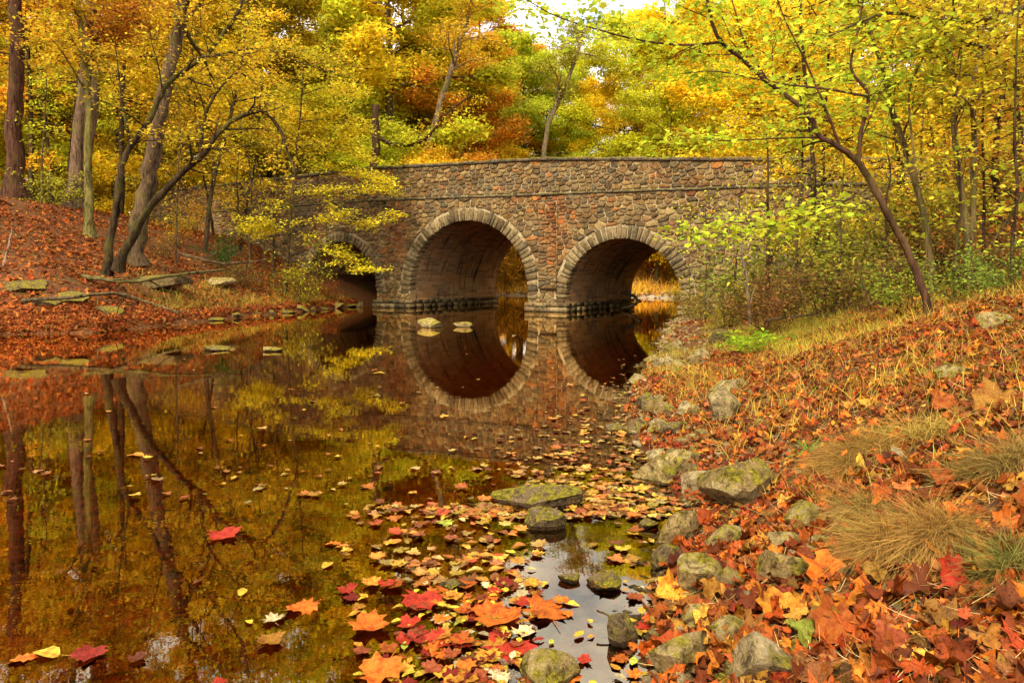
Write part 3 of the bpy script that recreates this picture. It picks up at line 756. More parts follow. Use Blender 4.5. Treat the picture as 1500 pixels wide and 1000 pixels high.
rock(55,450,46,12,'small mossy stone by the left waterline under the fallen branch',mat='rockdark',y0=14)
for k,(a,b,c_) in enumerate([(372,462,26),(394,460,22),(416,458,26),(436,456,20),(456,455,22),(474,453,20),(492,451,18),(508,450,17),(526,449,16),(340,465,28),(310,470,24)]):
    rock(a,b+(k*7)%3-1,c_*(.6+.25*((k*5)%4)),5+(k*3)%5,'',mat='rockdark' if k%3 else 'rock',group='edging stones along the left waterline',name='edging_stone',y0=12)['label']=['first','second','third','fourth','fifth','sixth','seventh','eighth','ninth','tenth','eleventh'][[10,9,0,1,2,3,4,5,6,7,8].index(k) if False else sorted([310,340,372,394,416,436,456,474,492,508,526]).index(a)]+' stone from the left in the row edging the left waterline'
rock(800,746,150,30,'long flat slab rock lying in the water among floating leaves',mat='rockdark',depth=.42,seed=41,tilt=(0,3))
rock(797,778,62,34,'dark green mossy rock in the water just below the long slab',mat='rockdark',depth=.7)
rock(970,708,74,36,'wet mossy rock at the waterline above the long slab',mat='rock')
rock(1010,680,92,26,'long low rock on the shore left of the biggest boulder',mat='rock',depth=.5,tilt=(0,8))
rock(1028,722,62,34,'smooth pale leaning rock touching the biggest boulder',mat='rockpale',tilt=(0,-25))
rock(1105,738,128,74,'biggest boulder on the right shore, rounded and green with moss',mat='rock',depth=.9,seed=88)
rock(1068,614,50,48,'upright triangular yellowish rock on the leafy shore',mat='rockpale',seed=12)
rock(1078,572,58,20,'flat buff rock slab high on the gravelly shore',mat='rockpale',depth=.8)
rock(972,610,42,24,'squat mossy rock at the waterline before the gravelly shore',mat='rock')
rock(1008,610,34,22,'pale rock beside the squat mossy rock on the shore',mat='rockpale')
rock(940,632,40,20,'dark wet rock half in the water beside the shore',mat='rockdark')
rock(905,634,30,12,'small dark stone barely breaking the water near the shore',mat='rockdark')
rock(1062,500,36,24,'dark brown boulder in the yellow grass near the bridge',mat='rockdark')
rock(1182,775,66,34,'mossy rock half buried in orange leaves below the biggest boulder',mat='rock')
rock(1158,812,60,32,'small grey rock above the wide mossy rock among the leaves',mat='rock')
rock(1205,820,52,28,'olive rock sitting right of the small grey rock in leaves',mat='rock')
rock(1155,852,92,40,'wide olive mossy rock sunk in orange leaves',mat='rock',depth=.7)
rock(1002,800,54,54,'upright tilted slab rock on the shore below the leaning rock',mat='rock',tilt=(0,35),depth=.5)
rock(1064,806,58,34,'rounded reddish brown rock in the leaves near the shore',mat='rock')
rock(1022,870,66,52,'angular grey mossy rock with a notch at the water edge',mat='rock',seed=5)
rock(1078,866,44,40,'slim leaning stone between the angular rock and the leaves',mat='rock',tilt=(0,-30),depth=.5)
rock(978,838,44,38,'dark narrow stone standing at the water edge',mat='rockdark',depth=.6)
rock(1030,912,50,22,'rounded russet stone among small pebbles near the water',mat='rock')
rock(1075,950,52,44,'weathered grey rock above the bottom boulder',mat='rock')
rock(1122,1008,118,72,'big pale ridged boulder at the bottom edge of the picture',mat='rockpale',seed=31)
rock(1004,992,92,74,'tilted flat-faced rock at the bottom by the water',mat='rock',tilt=(0,-35),depth=.5,seed=77)
rock(800,1010,96,40,'dome-shaped mossy rock at the bottom edge in the water',mat='rock')
rock(915,945,44,44,'small upright dark rock in the bright water near the bottom',mat='rockdark',seed=3)
rock(882,864,56,18,'dark low rock in the bright reflection of the sky',mat='rockdark')
rock(838,856,36,12,'smaller dark low rock left of the one in the bright reflection',mat='rockdark')
rock(660,868,40,14,'dark sunken rock under floating yellow leaves',mat='rockdark')
rock(948,776,34,14,'small dark rock awash in the shallows under the shore',mat='rockdark')
rock(1405,556,46,22,'small mossy rock in the leaves right of the leaning tree',mat='rock')
rock(1475,480,52,26,'mossy stone on top of the right bank by the picture edge',mat='rock')
r=np.random.default_rng(99); sm=[]
for k in range(26):
    py=r.uniform(478,700); px=np.interp(py,[470,520,600,650,700],[985,965,925,945,970])+r.uniform(-6,75); w_=r.uniform(16,44)
    sm.append((py,rock(px,py,w_,w_*r.uniform(.3,.55),'',mat=['rock','rockdark','rockpale'][k%3],seed=900+k,name='shore_rock',group='low rocks along the right waterline',rz=r.uniform(0,90),tilt=(r.uniform(-12,12),r.uniform(-12,12)))))
sm.sort(key=lambda q:q[0])
for k,(py,o) in enumerate(sm): o['label']=('nearest the bridge, the first' if k==0 else ORD[k])+' low rock along the right waterline, counting from the bridge'
# loose stones on the shore: stuff
r=np.random.default_rng(21); mb=MB(); pm=[]
for k in range(8):
    me=rock_mesh(300+k,1,.8,.55,'rock',2); pm.append((np.array([v.co[:] for v in me.vertices]),[np.array([p.vertices[:] for p in me.polygons])])); bpy.data.meshes.remove(me)
n=2600; y=2.0+20*r.random(n)**1.6; xe=np.interp(y,[q[1] for q in RIGHT[::-1] if q[1]<24],[q[0] for q in RIGHT[::-1] if q[1]<24])
x=xe+r.gamma(1.6,.22,n)*(1+y*.04)-.22-.02*y; z=H(x,y); sc=r.uniform(.025,.085,n)*(1+.03*y)
scatter(mb,pm,np.column_stack([x,y,z+sc*.05]),np.array([0,0,1.])+r.normal(0,.3,(n,3)),sc,r)
tag(link('shore_gravel',mb.mesh('shore_gravel',True,M['rockpale'])),'loose wet stones and gravel strewn along the right shore','gravel',kind='stuff')

# ------------------------------------------------------------------ fallen leaves (stuff)
UVS=True
def nrm_at(x,y):
    e=.08; zx=(H(x+e,y)-H(x-e,y))/(2*e); zy=(H(x,y+e)-H(x,y-e))/(2*e)
    return np.column_stack([-zx,-zy,np.ones_like(x)])
def litter(name,n,xr,yr,size,protos,mat,label,seed,ypow=1,tilt=.35,lift=.03,cond=None,dens=0,name_near=False):
    r=np.random.default_rng(seed); x=r.uniform(*xr,n); y=yr[0]+(yr[1]-yr[0])*r.random(n)**ypow
    px=750+1000*x/y; m=(px>-150)&(px<1650)&~inside(x,y)
    if cond is not None: m&=cond(x,y)
    if dens: m&=(fbm(x*dens,y*dens,3,seed)>-.35+.3*r.random(n))
    x,y=x[m],y[m]; n=len(x); z=H(x,y); nm=nrm_at(x,y); nm=nm/np.linalg.norm(nm,axis=1,keepdims=True)+r.normal(0,tilt,(n,3))
    nm[:,2]=np.abs(nm[:,2])+.15
    sz=r.uniform(size[0],size[1],n)*(np.interp(y,[1.6,2.4,3.5,6],[1.0,.88,.66,.58]) if name_near else 1)
    mb=MB(); scatter(mb,protos,np.column_stack([x,y,z+.008+np.abs(r.normal(0,lift,n))]),nm,sz,r)
    tag(link(name,mb.mesh(name,True,M[mat])),label,'fallen leaves',kind='stuff')
RP=rich_protos(.34); FLATP=rich_protos(.06); SP=simple_protos()
litter('leaf_litter',46000,(.2,7),(1.0,9.5),(.025,.115),RP,'litter','dry orange and red leaves covering the near right bank',31,1.35,.40,.02,name_near=True)
litter('leaf_litter',30000,(1.5,17),(7,27),(.04,.10),SP,'litter','rusty leaves strewn over the far part of the right bank',32,1.0,.35,.02,cond=lambda x,y:~((x-P0[0])*SA+(y-P0[1])*CA>-.1)&(fbm(x*.9,y*.7,3,5)>-.12+.25*sstep(9,14,y)-.3*sstep(4,7,x)),dens=.8)
litter('leaf_litter',70000,(-34,-5.5),(8,40),(.08,.16),SP,'litterfar','red-brown leaves blanketing the sloping left bank',33,1.0,.35,.02,cond=lambda x,y:(~((x-P0[0])*SA+(y-P0[1])*CA>-.1)|(x<-18))&(fbm(x*.55,y*.8,4,77)>-.42+.35*rng.random(len(x))))
litter('leaf_litter',26000,(-14,34),(36,80),(.14,.3),SP,'float','golden leaves covering the meadow seen through the arches',34,1.0,.35,.02)
def ledge(name,n,label,seed):
    r=np.random.default_rng(seed); y=r.uniform(14.5,31,n); x=np.interp(y,[15.2,15.9,18,21.9,26,30.2],[-11.4,-9.6,-9.3,-8.8,-7.9,-7.1])-r.gamma(1.3,.35,n)+.1; m=r.random(n)<.5; x[m]=r.uniform(-13,-9,m.sum()); y[m]=15.2+(x[m]+11.4)*.39+r.gamma(1.3,.35,m.sum())-.1
    z=H(x,y); k=(z>0.0); x,y,z=x[k],y[k],z[k]; mb=MB(); nm=nrm_at(x,y); nm/=np.linalg.norm(nm,axis=1,keepdims=True); scatter(mb,SP,np.column_stack([x,y,z+.015]),nm+r.normal(0,.4,nm.shape),r.uniform(.08,.16,len(x)),r)
    tag(link(name,mb.mesh(name,True,M['litterfar'])),label,'fallen leaves',kind='stuff')
ledge('leaf_litter',14000,'red and orange leaves caught on the lip of the left bank',36)
# sunken leaves on the stream bed
r=np.random.default_rng(35); n=7000; y=1.6+8*r.random(n)**1.3; x=(r.uniform(-.9,.35,n))*y; m=inside(x,y); x,y=x[m],y[m]; n=len(x); mb=MB()
scatter(mb,FLATP,np.column_stack([x,y,np.minimum(H(x,y)+.006+.006*r.random(n),-.012)]),np.array([0,0,1.])+r.normal(0,.04,(n,3)),r.uniform(.05,.12,n),r)
tag(link('sunken_leaves',mb.mesh('sunken_leaves',False,M['sunk'])),'brown and red leaves lying on the shallow stream bed','fallen leaves',kind='stuff')

# ------------------------------------------------------------------ floating leaves
FP=[leaf_proto(MAPLE,.17,.12,1),leaf_proto(MAPLE,.2,.1,2),leaf_proto(SYC,.2,.14,3),leaf_proto(OVAL,.12,.12,4),leaf_proto(OVAL,.15,.15,5),leaf_proto(OAK,.16,.12,6)]
SPEC_K=.84
FN=['maple','maple','broad lobed','oval','oval','oak']
FM=[mesh_np('floating_leaf',v,f,False,M['single']) for v,f in FP]
CL={'yellow':(.70,.50,.04),'golden':(.66,.30,.025),'orange':(.60,.15,.012),'red':(.36,.03,.01),'pale':(.60,.50,.24),'rust':(.26,.06,.015),'lime':(.40,.46,.05)}
fcount=[0]
def fleaf(x,y,z,size,kind,col,label,group,rz=None,tilt=.04,name='floating_leaf',cat='leaf'):
    o=link(name,FM[kind],color=CL[col],loc=(x,y,z)); o.rotation_euler=(random.gauss(0,tilt),random.gauss(0,tilt),random.uniform(0,6.28) if rz is None else rz); o.scale=(size,size,size)
    tag(o,label,cat,group); fcount[0]+=1; return o
def fl_px(px,py,wpx,kind,col,label,**k):
    Y=1000*CAMH/(py-HZ); X=(px-750)/1000*Y; return fleaf(X,Y,.006,wpx*SPEC_K*Y/1000/(1.0 if kind in(3,4) else 1.15),kind,col,label,'leaves floating on the stream',**k)
SPEC=[(330,786,62,0,'red','scarlet maple leaf alone on the dark water'),(440,890,68,1,'orange','orange-red maple leaf upright on the dark water near bottom left'),(355,868,32,3,'yellow','yellow oval leaf above the pale maple leaf on dark water'),
(400,908,42,0,'pale','pale cream maple leaf beside the orange-red maple leaf'),(365,912,22,3,'yellow','small yellow round leaf left of the pale maple leaf'),(398,940,52,2,'golden','orange and cream lobed leaf under the pale maple leaf'),(480,828,36,3,'yellow','slim yellow leaf floating alone left of the leaf raft'),
(490,797,34,5,'orange','orange slim leaf just above the lone slim yellow leaf'),(650,766,38,1,'lime','lime green maple leaf floating left of the long slab rock'),(545,857,40,2,'golden','golden lobed leaf at the left end of the leaf raft'),(130,962,60,0,'red','red maple leaf at the bottom left on dark water'),
(70,958,60,3,'yellow','long yellow leaf in the bottom left cluster'),(35,966,60,5,'orange','orange leaf at the very bottom left corner'),(200,966,34,2,'rust','rusty curled leaf right of the bottom left cluster'),(200,667,34,3,'golden','golden leaf floating left on the mirrored trees'),
(728,862,30,3,'yellow','yellow oval leaf at the top of the bottom leaf raft'),(765,870,40,3,'pale','pale oval leaf amid the raft above the orange sycamore'),(730,908,95,2,'orange','big orange sycamore leaf in the middle of the leaf raft'),(800,893,100,1,'orange','crumpled orange maple leaf at the right of the leaf raft'),
(620,885,80,0,'red','bright red maple leaf in the left part of the leaf raft'),(545,920,80,2,'orange','large orange leaf at the lower left of the raft'),(555,990,90,2,'orange','orange sycamore leaf cut by the bottom edge'),(650,942,70,0,'red','dark red maple leaf under the raft of yellow leaves'),(745,950,100,1,'red','large crimson maple leaf low in the leaf raft'),
(800,960,30,3,'yellow','yellow oval leaf floating on the bright sky reflection'),(835,885,30,3,'yellow','yellow leaf against the bright sky reflection, near the crumpled maple leaf'),(940,560,26,5,'red','red leaf on the water near the gravel shore'),(555,547,26,3,'yellow','yellow leaf under the mirrored central arch'),(755,492,20,3,'pale','pale leaf floating close before the bridge pier')]
for a in SPEC: fl_px(*a)
for _ in range(0): pass
r=np.random.default_rng(41); cand=[]
def dens(px,py):
    d=.03
    if py>740: 
        c=730+(py-740)*-.1; d=max(d,1.3*math.exp(-((px-c)/150)**2))
        if px<500: d*=.15
        gx_=872-(py-740)*.12
        if abs(px-gx_)<70 and py<985: d*=.10
    if py<=760: 
        c=np.interp(py,[450,520,600,680,760],[970,950,895,865,890]); s_=np.interp(py,[450,600,760],[30,80,125]); d=max(d,1.0*math.exp(-((px-c)/s_)**2))
    if px>900 and py>740: d=max(d,.6)
    return d
far_pos=[]
for _ in range(17000):
    if _<2400: py=r.uniform(700,1010)
    else: py=r.uniform(452,760)
    px=r.uniform(-20,1060); 
    if r.random()>dens(px,py)*(.8 if py>700 else .8): continue
    Y=1000*CAMH/(py-HZ); X=(px-750)/1000*Y
    if not inside(np.array([X]),np.array([Y]))[0]: continue
    if r.random()>np.interp(Y,[2,3.5,8,30],[.98,.85,.85,.9]): continue
    cand.append((Y,X,px,py))
cand.sort(); near=cand[:270]; far_pos=[q for q in cand[270:] if r.random()<np.interp(q[0],[3.4,5,8,12],[.95,.6,.38,.22])]
lab={}
for Y,X,px,py in near:
    k=int(r.choice([0,1,2,3,4,5],p=[.10,.08,.10,.36,.28,.08])); sz={0:.068,1:.058,2:.075,3:.042,4:.046,5:.055}[k]*r.uniform(.75,1.25)
    cn=r.choice(['yellow','golden','pale','lime','rust'],p=[.6,.2,.12,.05,.03]) if k in(3,4) else r.choice(['orange','red','rust','golden','pale'],p=[.34,.24,.22,.15,.05])
    reg=('at the raft bottom edge' if py>945 else 'in the lower leaf raft' if py>880 else 'in the upper leaf raft' if py>780 else 'beside the long slab rock' if py>715 else 'above the long slab rock') if 520<px<860 else ('on the dark water at left' if px<=520 else 'in the bright shallows' if py>740 else 'along the right shore')
    o=fleaf(X,Y,.005+r.uniform(0,.006),sz,k,str(cn),'','leaves floating on the stream')
    lab.setdefault((FN[k],str(cn),reg),[]).append((px,o))
for (fn,cn,reg),L in lab.items():
    L.sort(key=lambda q:q[0])
    for i_,(px,o) in enumerate(L):
        o['label']=(f'{ORD[i_]} {cn} {fn} leaf from the left floating {reg}' if len(L)>1 else f'the only {cn} {fn} leaf floating {reg}')
print('floating',len(near),len(far_pos))
n=len(far_pos); fp=np.array([(X,Y,.006) for Y,X,_,_ in far_pos]); mb=MB()
fp[:,2]+=r.uniform(0,.004,n)
scatter(mb,FP[:6],fp,np.array([0,0,1.])+r.normal(0,.05,(n,3)),r.uniform(.028,.085,n),r)
tag(link('floating_leaf_drift',mb.mesh('floating_leaf_drift',False,M['float'])),'countless small yellow and orange leaves drifting farther out on the stream','fallen leaves',kind='stuff')

# single leaves lying on the bank
BM=[mesh_np('fallen_leaf',v,f,False,M['single']) for v,f in [leaf_proto(SYC,.35,.2,61),leaf_proto(MAPLE,.35,.2,62),leaf_proto(OVAL,.25,.2,63)]]
for px,py,wpx,k,col,label,tx in [(1227,935,72,0,'orange','big orange sycamore leaf lying flat near the bottom of the bank',25),(1260,692,24,2,'yellow','bright yellow leaf standing on the dry grass tussock',60),(1315,678,30,2,'pale','pale yellow leaf on top of the dry grass tussock',20),
 (1172,945,50,1,'lime','yellow-green maple leaf among orange leaves near bottom boulder',15),(985,880,48,0,'golden','golden curled leaf draped by the angular rock',20),(1135,905,60,0,'golden','golden broad leaf above the bottom boulder',20),(1465,600,70,0,'golden','large golden sycamore leaf high on the right bank at the picture edge',25),
 (1385,600,50,0,'orange','tan orange leaf left of the large golden one high on the bank',25),(1400,775,52,1,'orange','orange maple leaf right of the drooping tussock',35),(1402,860,60,0,'red','dark red broad leaf below the drooping tussock',35),(1000,985,60,0,'orange','orange leaf leaning on the tilted bottom rock',25),(1040,880,40,1,'golden','ochre leaf between the angular rock and the slim stone',20),
 (1480,790,50,0,'orange','orange leaf at the right edge level with the tussock',30),(1300,960,60,1,'rust','rusty maple leaf near the bottom right',30),(1210,850,60,1,'orange','crumpled orange leaf right of the wide olive rock',35),(1120,650,30,2,'golden','small golden leaf above the biggest boulder',20)]:
    g=ground(px,py,1.2,12); o=link('fallen_leaf',BM[k],color=CL[col],loc=(g[0],g[1],g[2]+.05)); sz=wpx*g[1]/1000; o.scale=(sz,)*3; o.rotation_euler=(R(tx),R(random.uniform(-15,15)),random.uniform(-.6,.6)); tag(o,label,'leaf','single leaves lying on the right bank')

# ------------------------------------------------------------------ grass
UVS=False
def blade(seed,droop=1.0,w=.02):
    r=np.random.default_rng(seed); n=5; t=np.linspace(0,1,n); b=droop*r.uniform(.5,1.3)
    y=b*t**1.8*.7; z=t*(1-.35*b*t); wd=w*(1-t)**.6+.001; x=.05*r.normal()*t
    V=np.vstack([np.column_stack([x-wd,y,z]),np.column_stack([x+wd,y,z])]); k=np.arange(n-1)
    return V,[np.stack([k,k+1,n+k+1,n+k],-1)]
def tussock(px,py,rad,hgt,n,label,col,seed,droop=1.5,name='grass_tussock',cat='grass tuft',flow=(0,0),w=.006,y1=30):
    g=ground(px,py,1.2,y1); r=np.random.default_rng(seed); bl=[blade(seed+k,droop*.7+.15*k,w) for k in range(7)]
    a=r.uniform(0,6.283,n); d=rad*np.sqrt(r.random(n))*.75; x=d*np.cos(a); y=d*np.sin(a); zz=H(g[0]+x,g[1]+y)-g[2]; zz=zz+hgt*.35*np.maximum(0,1-(d/rad)**2)
    sc_=np.column_stack([r.uniform(-.75,.75,8),r.uniform(-.75,.75,8)])*rad; wi=r.integers(0,8,n); x=.5*x+sc_[wi,0]; y=.5*y+sc_[wi,1]; d=np.hypot(x,y); zz=H(g[0]+x,g[1]+y)-g[2]; zz=zz+hgt*.35*np.maximum(0,1-(d/rad)**2)
    out=np.column_stack([(.6*x+1.0*(x-sc_[wi,0]))/rad,(.6*y+1.0*(y-sc_[wi,1]))/rad,np.full(n,.5)])+r.normal(0,.55,(n,3))+np.array([*flow,0]); out[:,2]=np.abs(out[:,2])
    # orient blades: local z up-ish, local y along the outward direction
    za=np.array([0,0,1.])+.5*out*np.array([1,1,0])+r.normal(0,.55,(n,3)); za/=np.linalg.norm(za,axis=1,keepdims=True)
    ya=out*np.array([1,1,0]); ya-=za*np.sum(za*ya,axis=1,keepdims=True); ya/=np.linalg.norm(ya,axis=1,keepdims=True)+1e-9; xa=np.cross(ya,za)
    Fm=np.stack([xa,ya,za],2); L=hgt*r.uniform(.5,1.3,n); mb=MB(); wh=r.integers(0,7,n)
    for k,(V,Fs) in enumerate(bl):
        m=wh==k; c=int(m.sum()); 
        if not c: continue
        W=np.einsum('nij,vj->nvi',Fm[m],V)*L[m][:,None,None]+np.column_stack([x,y,zz-.01])[m][:,None,:]; off=(np.arange(c)*len(V))[:,None,None]
        mb.add(W.reshape(-1,3),*[(F[None]+off).reshape(-1,F.shape[1]) for F in Fs])
    o=link(name,mb.mesh(name,False,M['grass']),color=col,loc=tuple(g)); tag(o,label,cat); return o
DRY=(.42,.25,.06)
tussock(1262,672,.17,.13,6000,'drooping dry grass tussock on the bank above the bigger tussock',DRY,1,1.8,flow=(-.4,-.5))
tussock(1335,800,.165,.135,9000,'biggest drooping tussock of dry grass on the right bank',DRY,2,1.9,flow=(-.5,-.6))
tussock(1262,760,.10,.14,2500,'small dry tussock tucked left of the biggest tussock',(.36,.24,.06),3,1.8,flow=(-.5,-.5))
tussock(1480,690,.15,.14,2500,'dry grass tuft by the right edge of the picture',(.3,.2,.05),4,1.5)
tussock(1480,850,.10,.12,1500,'olive grass tuft low at the right edge of the picture',(.2,.18,.04),14,1.5)
tussock(1285,800,.02,.13,22,'few upright green grass blades in front of the biggest tussock',(.10,.28,.03),5,.35,w=.012)
tussock(1180,670,.05,.12,24,'small fresh green sprout beside the biggest boulder',(.14,.34,.04),6,.9,w=.03)
tussock(1405,550,.12,.1,500,'moss-green grass clump right of the leaning tree',(.09,.14,.02),7,1.3)
tussock(1340,650,.25,.16,900,'thin yellow grass patch right of the upper tussock',(.42,.30,.06),8,1.5)
r=np.random.default_rng(88); q=[]
for px,py,n_ in ((1262,655,14),(1335,770,26),(1262,745,8),(1480,680,8),(1300,690,10)):
    g=ground(px,py,1.2,12)
    for _ in range(n_): q.append(g+np.array([r.normal(0,.09),r.normal(0,.09),r.uniform(.05,.10)]))
q=np.array(q); UVS=True; mb=MB(); scatter(mb,RP,q,np.array([-.2,-.4,1.])+r.normal(0,.4,(len(q),3)),r.uniform(.03,.075,len(q)),r); UVS=False
tag(link('caught_leaves',mb.mesh('caught_leaves',True,M['litter'])),'small dry leaves caught in the grass tussocks','fallen leaves',kind='stuff')
# meadow grass patches: stuff
def grasspatch(name,n,fn,hr,col,label,seed,w=.012):
    r=np.random.default_rng(seed); x,y=fn(r,n); m=~inside(x,y); x,y=x[m],y[m]; n=len(x); z=H(x,y); bl=[blade(seed+k,.9,w) for k in range(5)]; mb=MB()
    scatter(mb,bl,np.column_stack([x,y,z-.01]),np.array([0,0,1.])+r.normal(0,.3,(n,3)),r.uniform(*hr,n)*(.6+.8*vnoise(x*2,y*2,seed)),r)
    tag(link(name,mb.mesh(name,False,M['grass']),color=col),label,'grass',kind='stuff')
def ab(cx,cy,sx,sy): return lambda r,n:(r.normal(cx,sx,n),r.normal(cy,sy,n))
def mixfn(r,n):
    y=r.uniform(7.5,21,n); xe=np.interp(y,[6.5,8.2,11.2,15.5,20.2,23],[1.07,1.5,2.34,3.5,4.7,5.7]); x=xe+.8+r.gamma(2.2,.6,n); m=vnoise(x*1.1,y*.8,5)>.42; return x[m],y[m]
grasspatch('bank_grass',30000,mixfn,(.08,.26),(.44,.36,.04),'yellow-green grass and weeds on the right bank before the bridge',60)
grasspatch('bank_grass',6000,lambda r,n:((lambda y:(np.interp(y,[15.9,21.9,26,30.2],[-9.6,-8.8,-7.9,-7.1])-.25-r.gamma(1.5,.6,n),y))(r.uniform(19,31,n))),(.12,.4),(.45,.36,.05),'yellow grass on the left bank running down to the arch',61)
grasspatch('bank_grass',5000,lambda r,n:(r.uniform(1.6,5,n),r.uniform(2.6,8,n)),(.05,.16),(.38,.28,.05),'short thin grass poking through the leaves of the near bank',62,.008)
grasspatch('bank_grass',38000,lambda r,n:((lambda x,y:(x[fbm(x*1.3,y*1.3,3,9)>-.15],y[fbm(x*1.3,y*1.3,3,9)>-.15]))(r.uniform(1.3,9,n),r.uniform(3,11,n))),(.07,.20),(.55,.40,.06),'short straw-coloured grass mixed with the leaves of the right bank',64,.010)
grasspatch('bank_grass',12000,lambda r,n:((lambda x,y:(x[fbm(x*1.6,y*1.6,3,19)>.15],y[fbm(x*1.6,y*1.6,3,19)>.15]))(r.uniform(1.6,10,n),r.uniform(3.5,13,n))),(.05,.16),(.26,.34,.04),'green grass tufts scattered through the leaves of the right bank',65,.012)
def straw(n,seed):
    r=np.random.default_rng(seed); y=1.2+8*r.random(n)**1.4; x=r.uniform(.3,7,n); m=~inside(x,y)&(x/y<.85); x,y=x[m],y[m]; n=len(x); nm=nrm_at(x,y); nm/=np.linalg.norm(nm,axis=1,keepdims=True)
    bl=[(b_[0][:,[0,2,1]]*np.array([1,1,.25]),b_[1]) for b_ in (blade(seed+k,.8,.008) for k in range(5))]; mb=MB()
    scatter(mb,bl,np.column_stack([x,y,H(x,y)+.03]),nm+r.normal(0,.25,(n,3)),r.uniform(.04,.16,n),r)
    tag(link('dry_straw',mb.mesh('dry_straw',False,M['grass']),color=(.6,.42,.16)),'dry grass stalks lying loose over the leaves','straw',kind='stuff')
straw(20000,66)
grasspatch('bank_grass',14000,lambda r,n:(r.uniform(-12,26,n),r.uniform(44,60,n)),(.3,.9),(.82,.48,.05),'golden tall grass on the far bank seen through the arches',63,.02)

# ------------------------------------------------------------------ hand-laid trees
def path(T,pts,Y,r0,r1,sub=5,wood=True,sides=9,root=False):
    """pts: (px,py) or (px,py,Y)"""
    P3=np.array([P(q[0],q[1],q[2] if len(q)>2 else Y) for q in pts]); C=crom(P3,sub); k=np.linspace(0,1,len(C)); rad=r0+(r1-r0)*k**.8
    if root: rad[0]*=1.6; rad[1]*=1.25; C[0][2]-=.15
    C+=T.r.normal(0,r1*.25,C.shape); tube(T.wood if wood else T.limb,C,rad,sides); return C,rad
def twigs(T,C,rad,n,L,lvl=1,start=.3,lenf=1.0,leaves=True): T.kids(C,rad,L,lvl+1,n,start,lenf,leaves)

LOLIVE=(.68,.48,.03); LYEL=(.85,.62,.035); LYG=(.66,.64,.04); LOR=(.85,.36,.03); LGRN=(.2,.32,.03)
BRN=(.10,.07,.04); DRK=(.055,.032,.02)
# curved double-stemmed tree on the left bank
T=Tree(101,.7,8,.12,.24,.006)
A,ra=path(T,[(157,396,18.6),(162,350),(171,300),(178,245),(192,214),(219,176),(240,132),(265,107),(302,82),(330,46),(352,10),(365,-40)],18.6,.11,.04,root=True)
B,rb=path(T,[(173,388,18.6),(196,345,18.5),(215,310,18.4),(240,281,18.3),(270,250,18.2),(297,228,18.1),(320,196,18),(350,172,18),(384,164,18),(406,184,18),(418,210,18),(434,262,18)],18,.12,.03,root=True)
C1,rc1=path(T,[(293,232),(299,175),(318,135),(346,108),(372,118,18.4)],18.1,.055,.015,wood=False,sides=6)
C2,rc2=path(T,[(192,214),(182,168),(175,115),(168,60)],18.6,.05,.012,wood=False,sides=6)
C3,rc3=path(T,[(300,84),(340,76),(385,72),(440,92),(500,112)],18.4,.04,.01,wood=False,sides=6)
C4,rc4=path(T,[(210,206),(250,206),(300,207),(345,225),(390,235)],18,.02,.006,wood=False,sides=5)
for C_,r_,n_,L_ in ((A,ra,14,2.3),(B,rb,14,1.5),(C1,rc1,9,1.3),(C2,rc2,8,1.4),(C3,rc3,10,1.5),(C4,rc4,5,.8)): twigs(T,C_,r_,n_,L_,1,.35 if C_ is A or C_ is B else .2)
T.finish('curved_tree',P(165,398,18.6),(.058,.04,.022),LOLIVE,'double-stemmed tree on left bank, one stem arching over toward the bridge','tree')
# large leaning trunk
T=Tree(102,.7,26,.15,.34,.008)
A,ra=path(T,[(193,382),(205,320),(222,230),(240,150),(256,70),(270,0),(286,-80),(300,-190),(310,-300)],22,.29,.12,root=True,sides=12)
twigs(T,A,ra,18,5.5,2,.58,.75)
T.finish('leaning_tree',P(195,385,22),(.11,.075,.045),LOLIVE,'thick grey trunk leaning right, behind the curved tree','tree')
# slender mossy tree
T=Tree(103,.7,22,.14,.3,.008)
A,ra=path(T,[(132,352),(130,290),(128,230),(130,160),(123,80),(113,0),(105,-90),(100,-180)],23,.16,.06,root=True)
twigs(T,A,ra,14,3.6,2,.5,.7); T.finish('slender_tree',P(132,354,23),(.17,.15,.05),LOLIVE,'slender green-tinged trunk left of the leaning tree','tree')
# pair of trunks
T=Tree(104,.7,26,.16,.34,.01)
A,ra=path(T,[(108,302),(114,220),(122,130),(130,40),(136,-60),(140,-170),(142,-280)],27,.30,.12,root=True,sides=10)
B,rb=path(T,[(121,300,27.2),(127,230),(137,150),(140,60),(146,-40),(160,-160)],27.2,.24,.09,root=True,sides=10)
twigs(T,A,ra,14,5,2,.5,.7); twigs(T,B,rb,12,4.5,2,.5,.7); T.finish('twin_tree',P(115,304,27),(.15,.10,.07),(.6,.30,.03),'pair of brown trunks standing close behind the slender tree','tree')
T=Tree(105,.7,26,.17,.36,.01)
A,ra=path(T,[(22,288),(22,200),(24,100),(24,0),(22,-120),(24,-260)],30,.36,.2,root=True,sides=12)
twigs(T,A,ra,16,5,2,.62,.7); T.finish('straight_tree',P(22,290,30),(.09,.045,.03),(.55,.27,.03),'dark straight trunk at the far left of the hillside','tree',mat='barkdark')
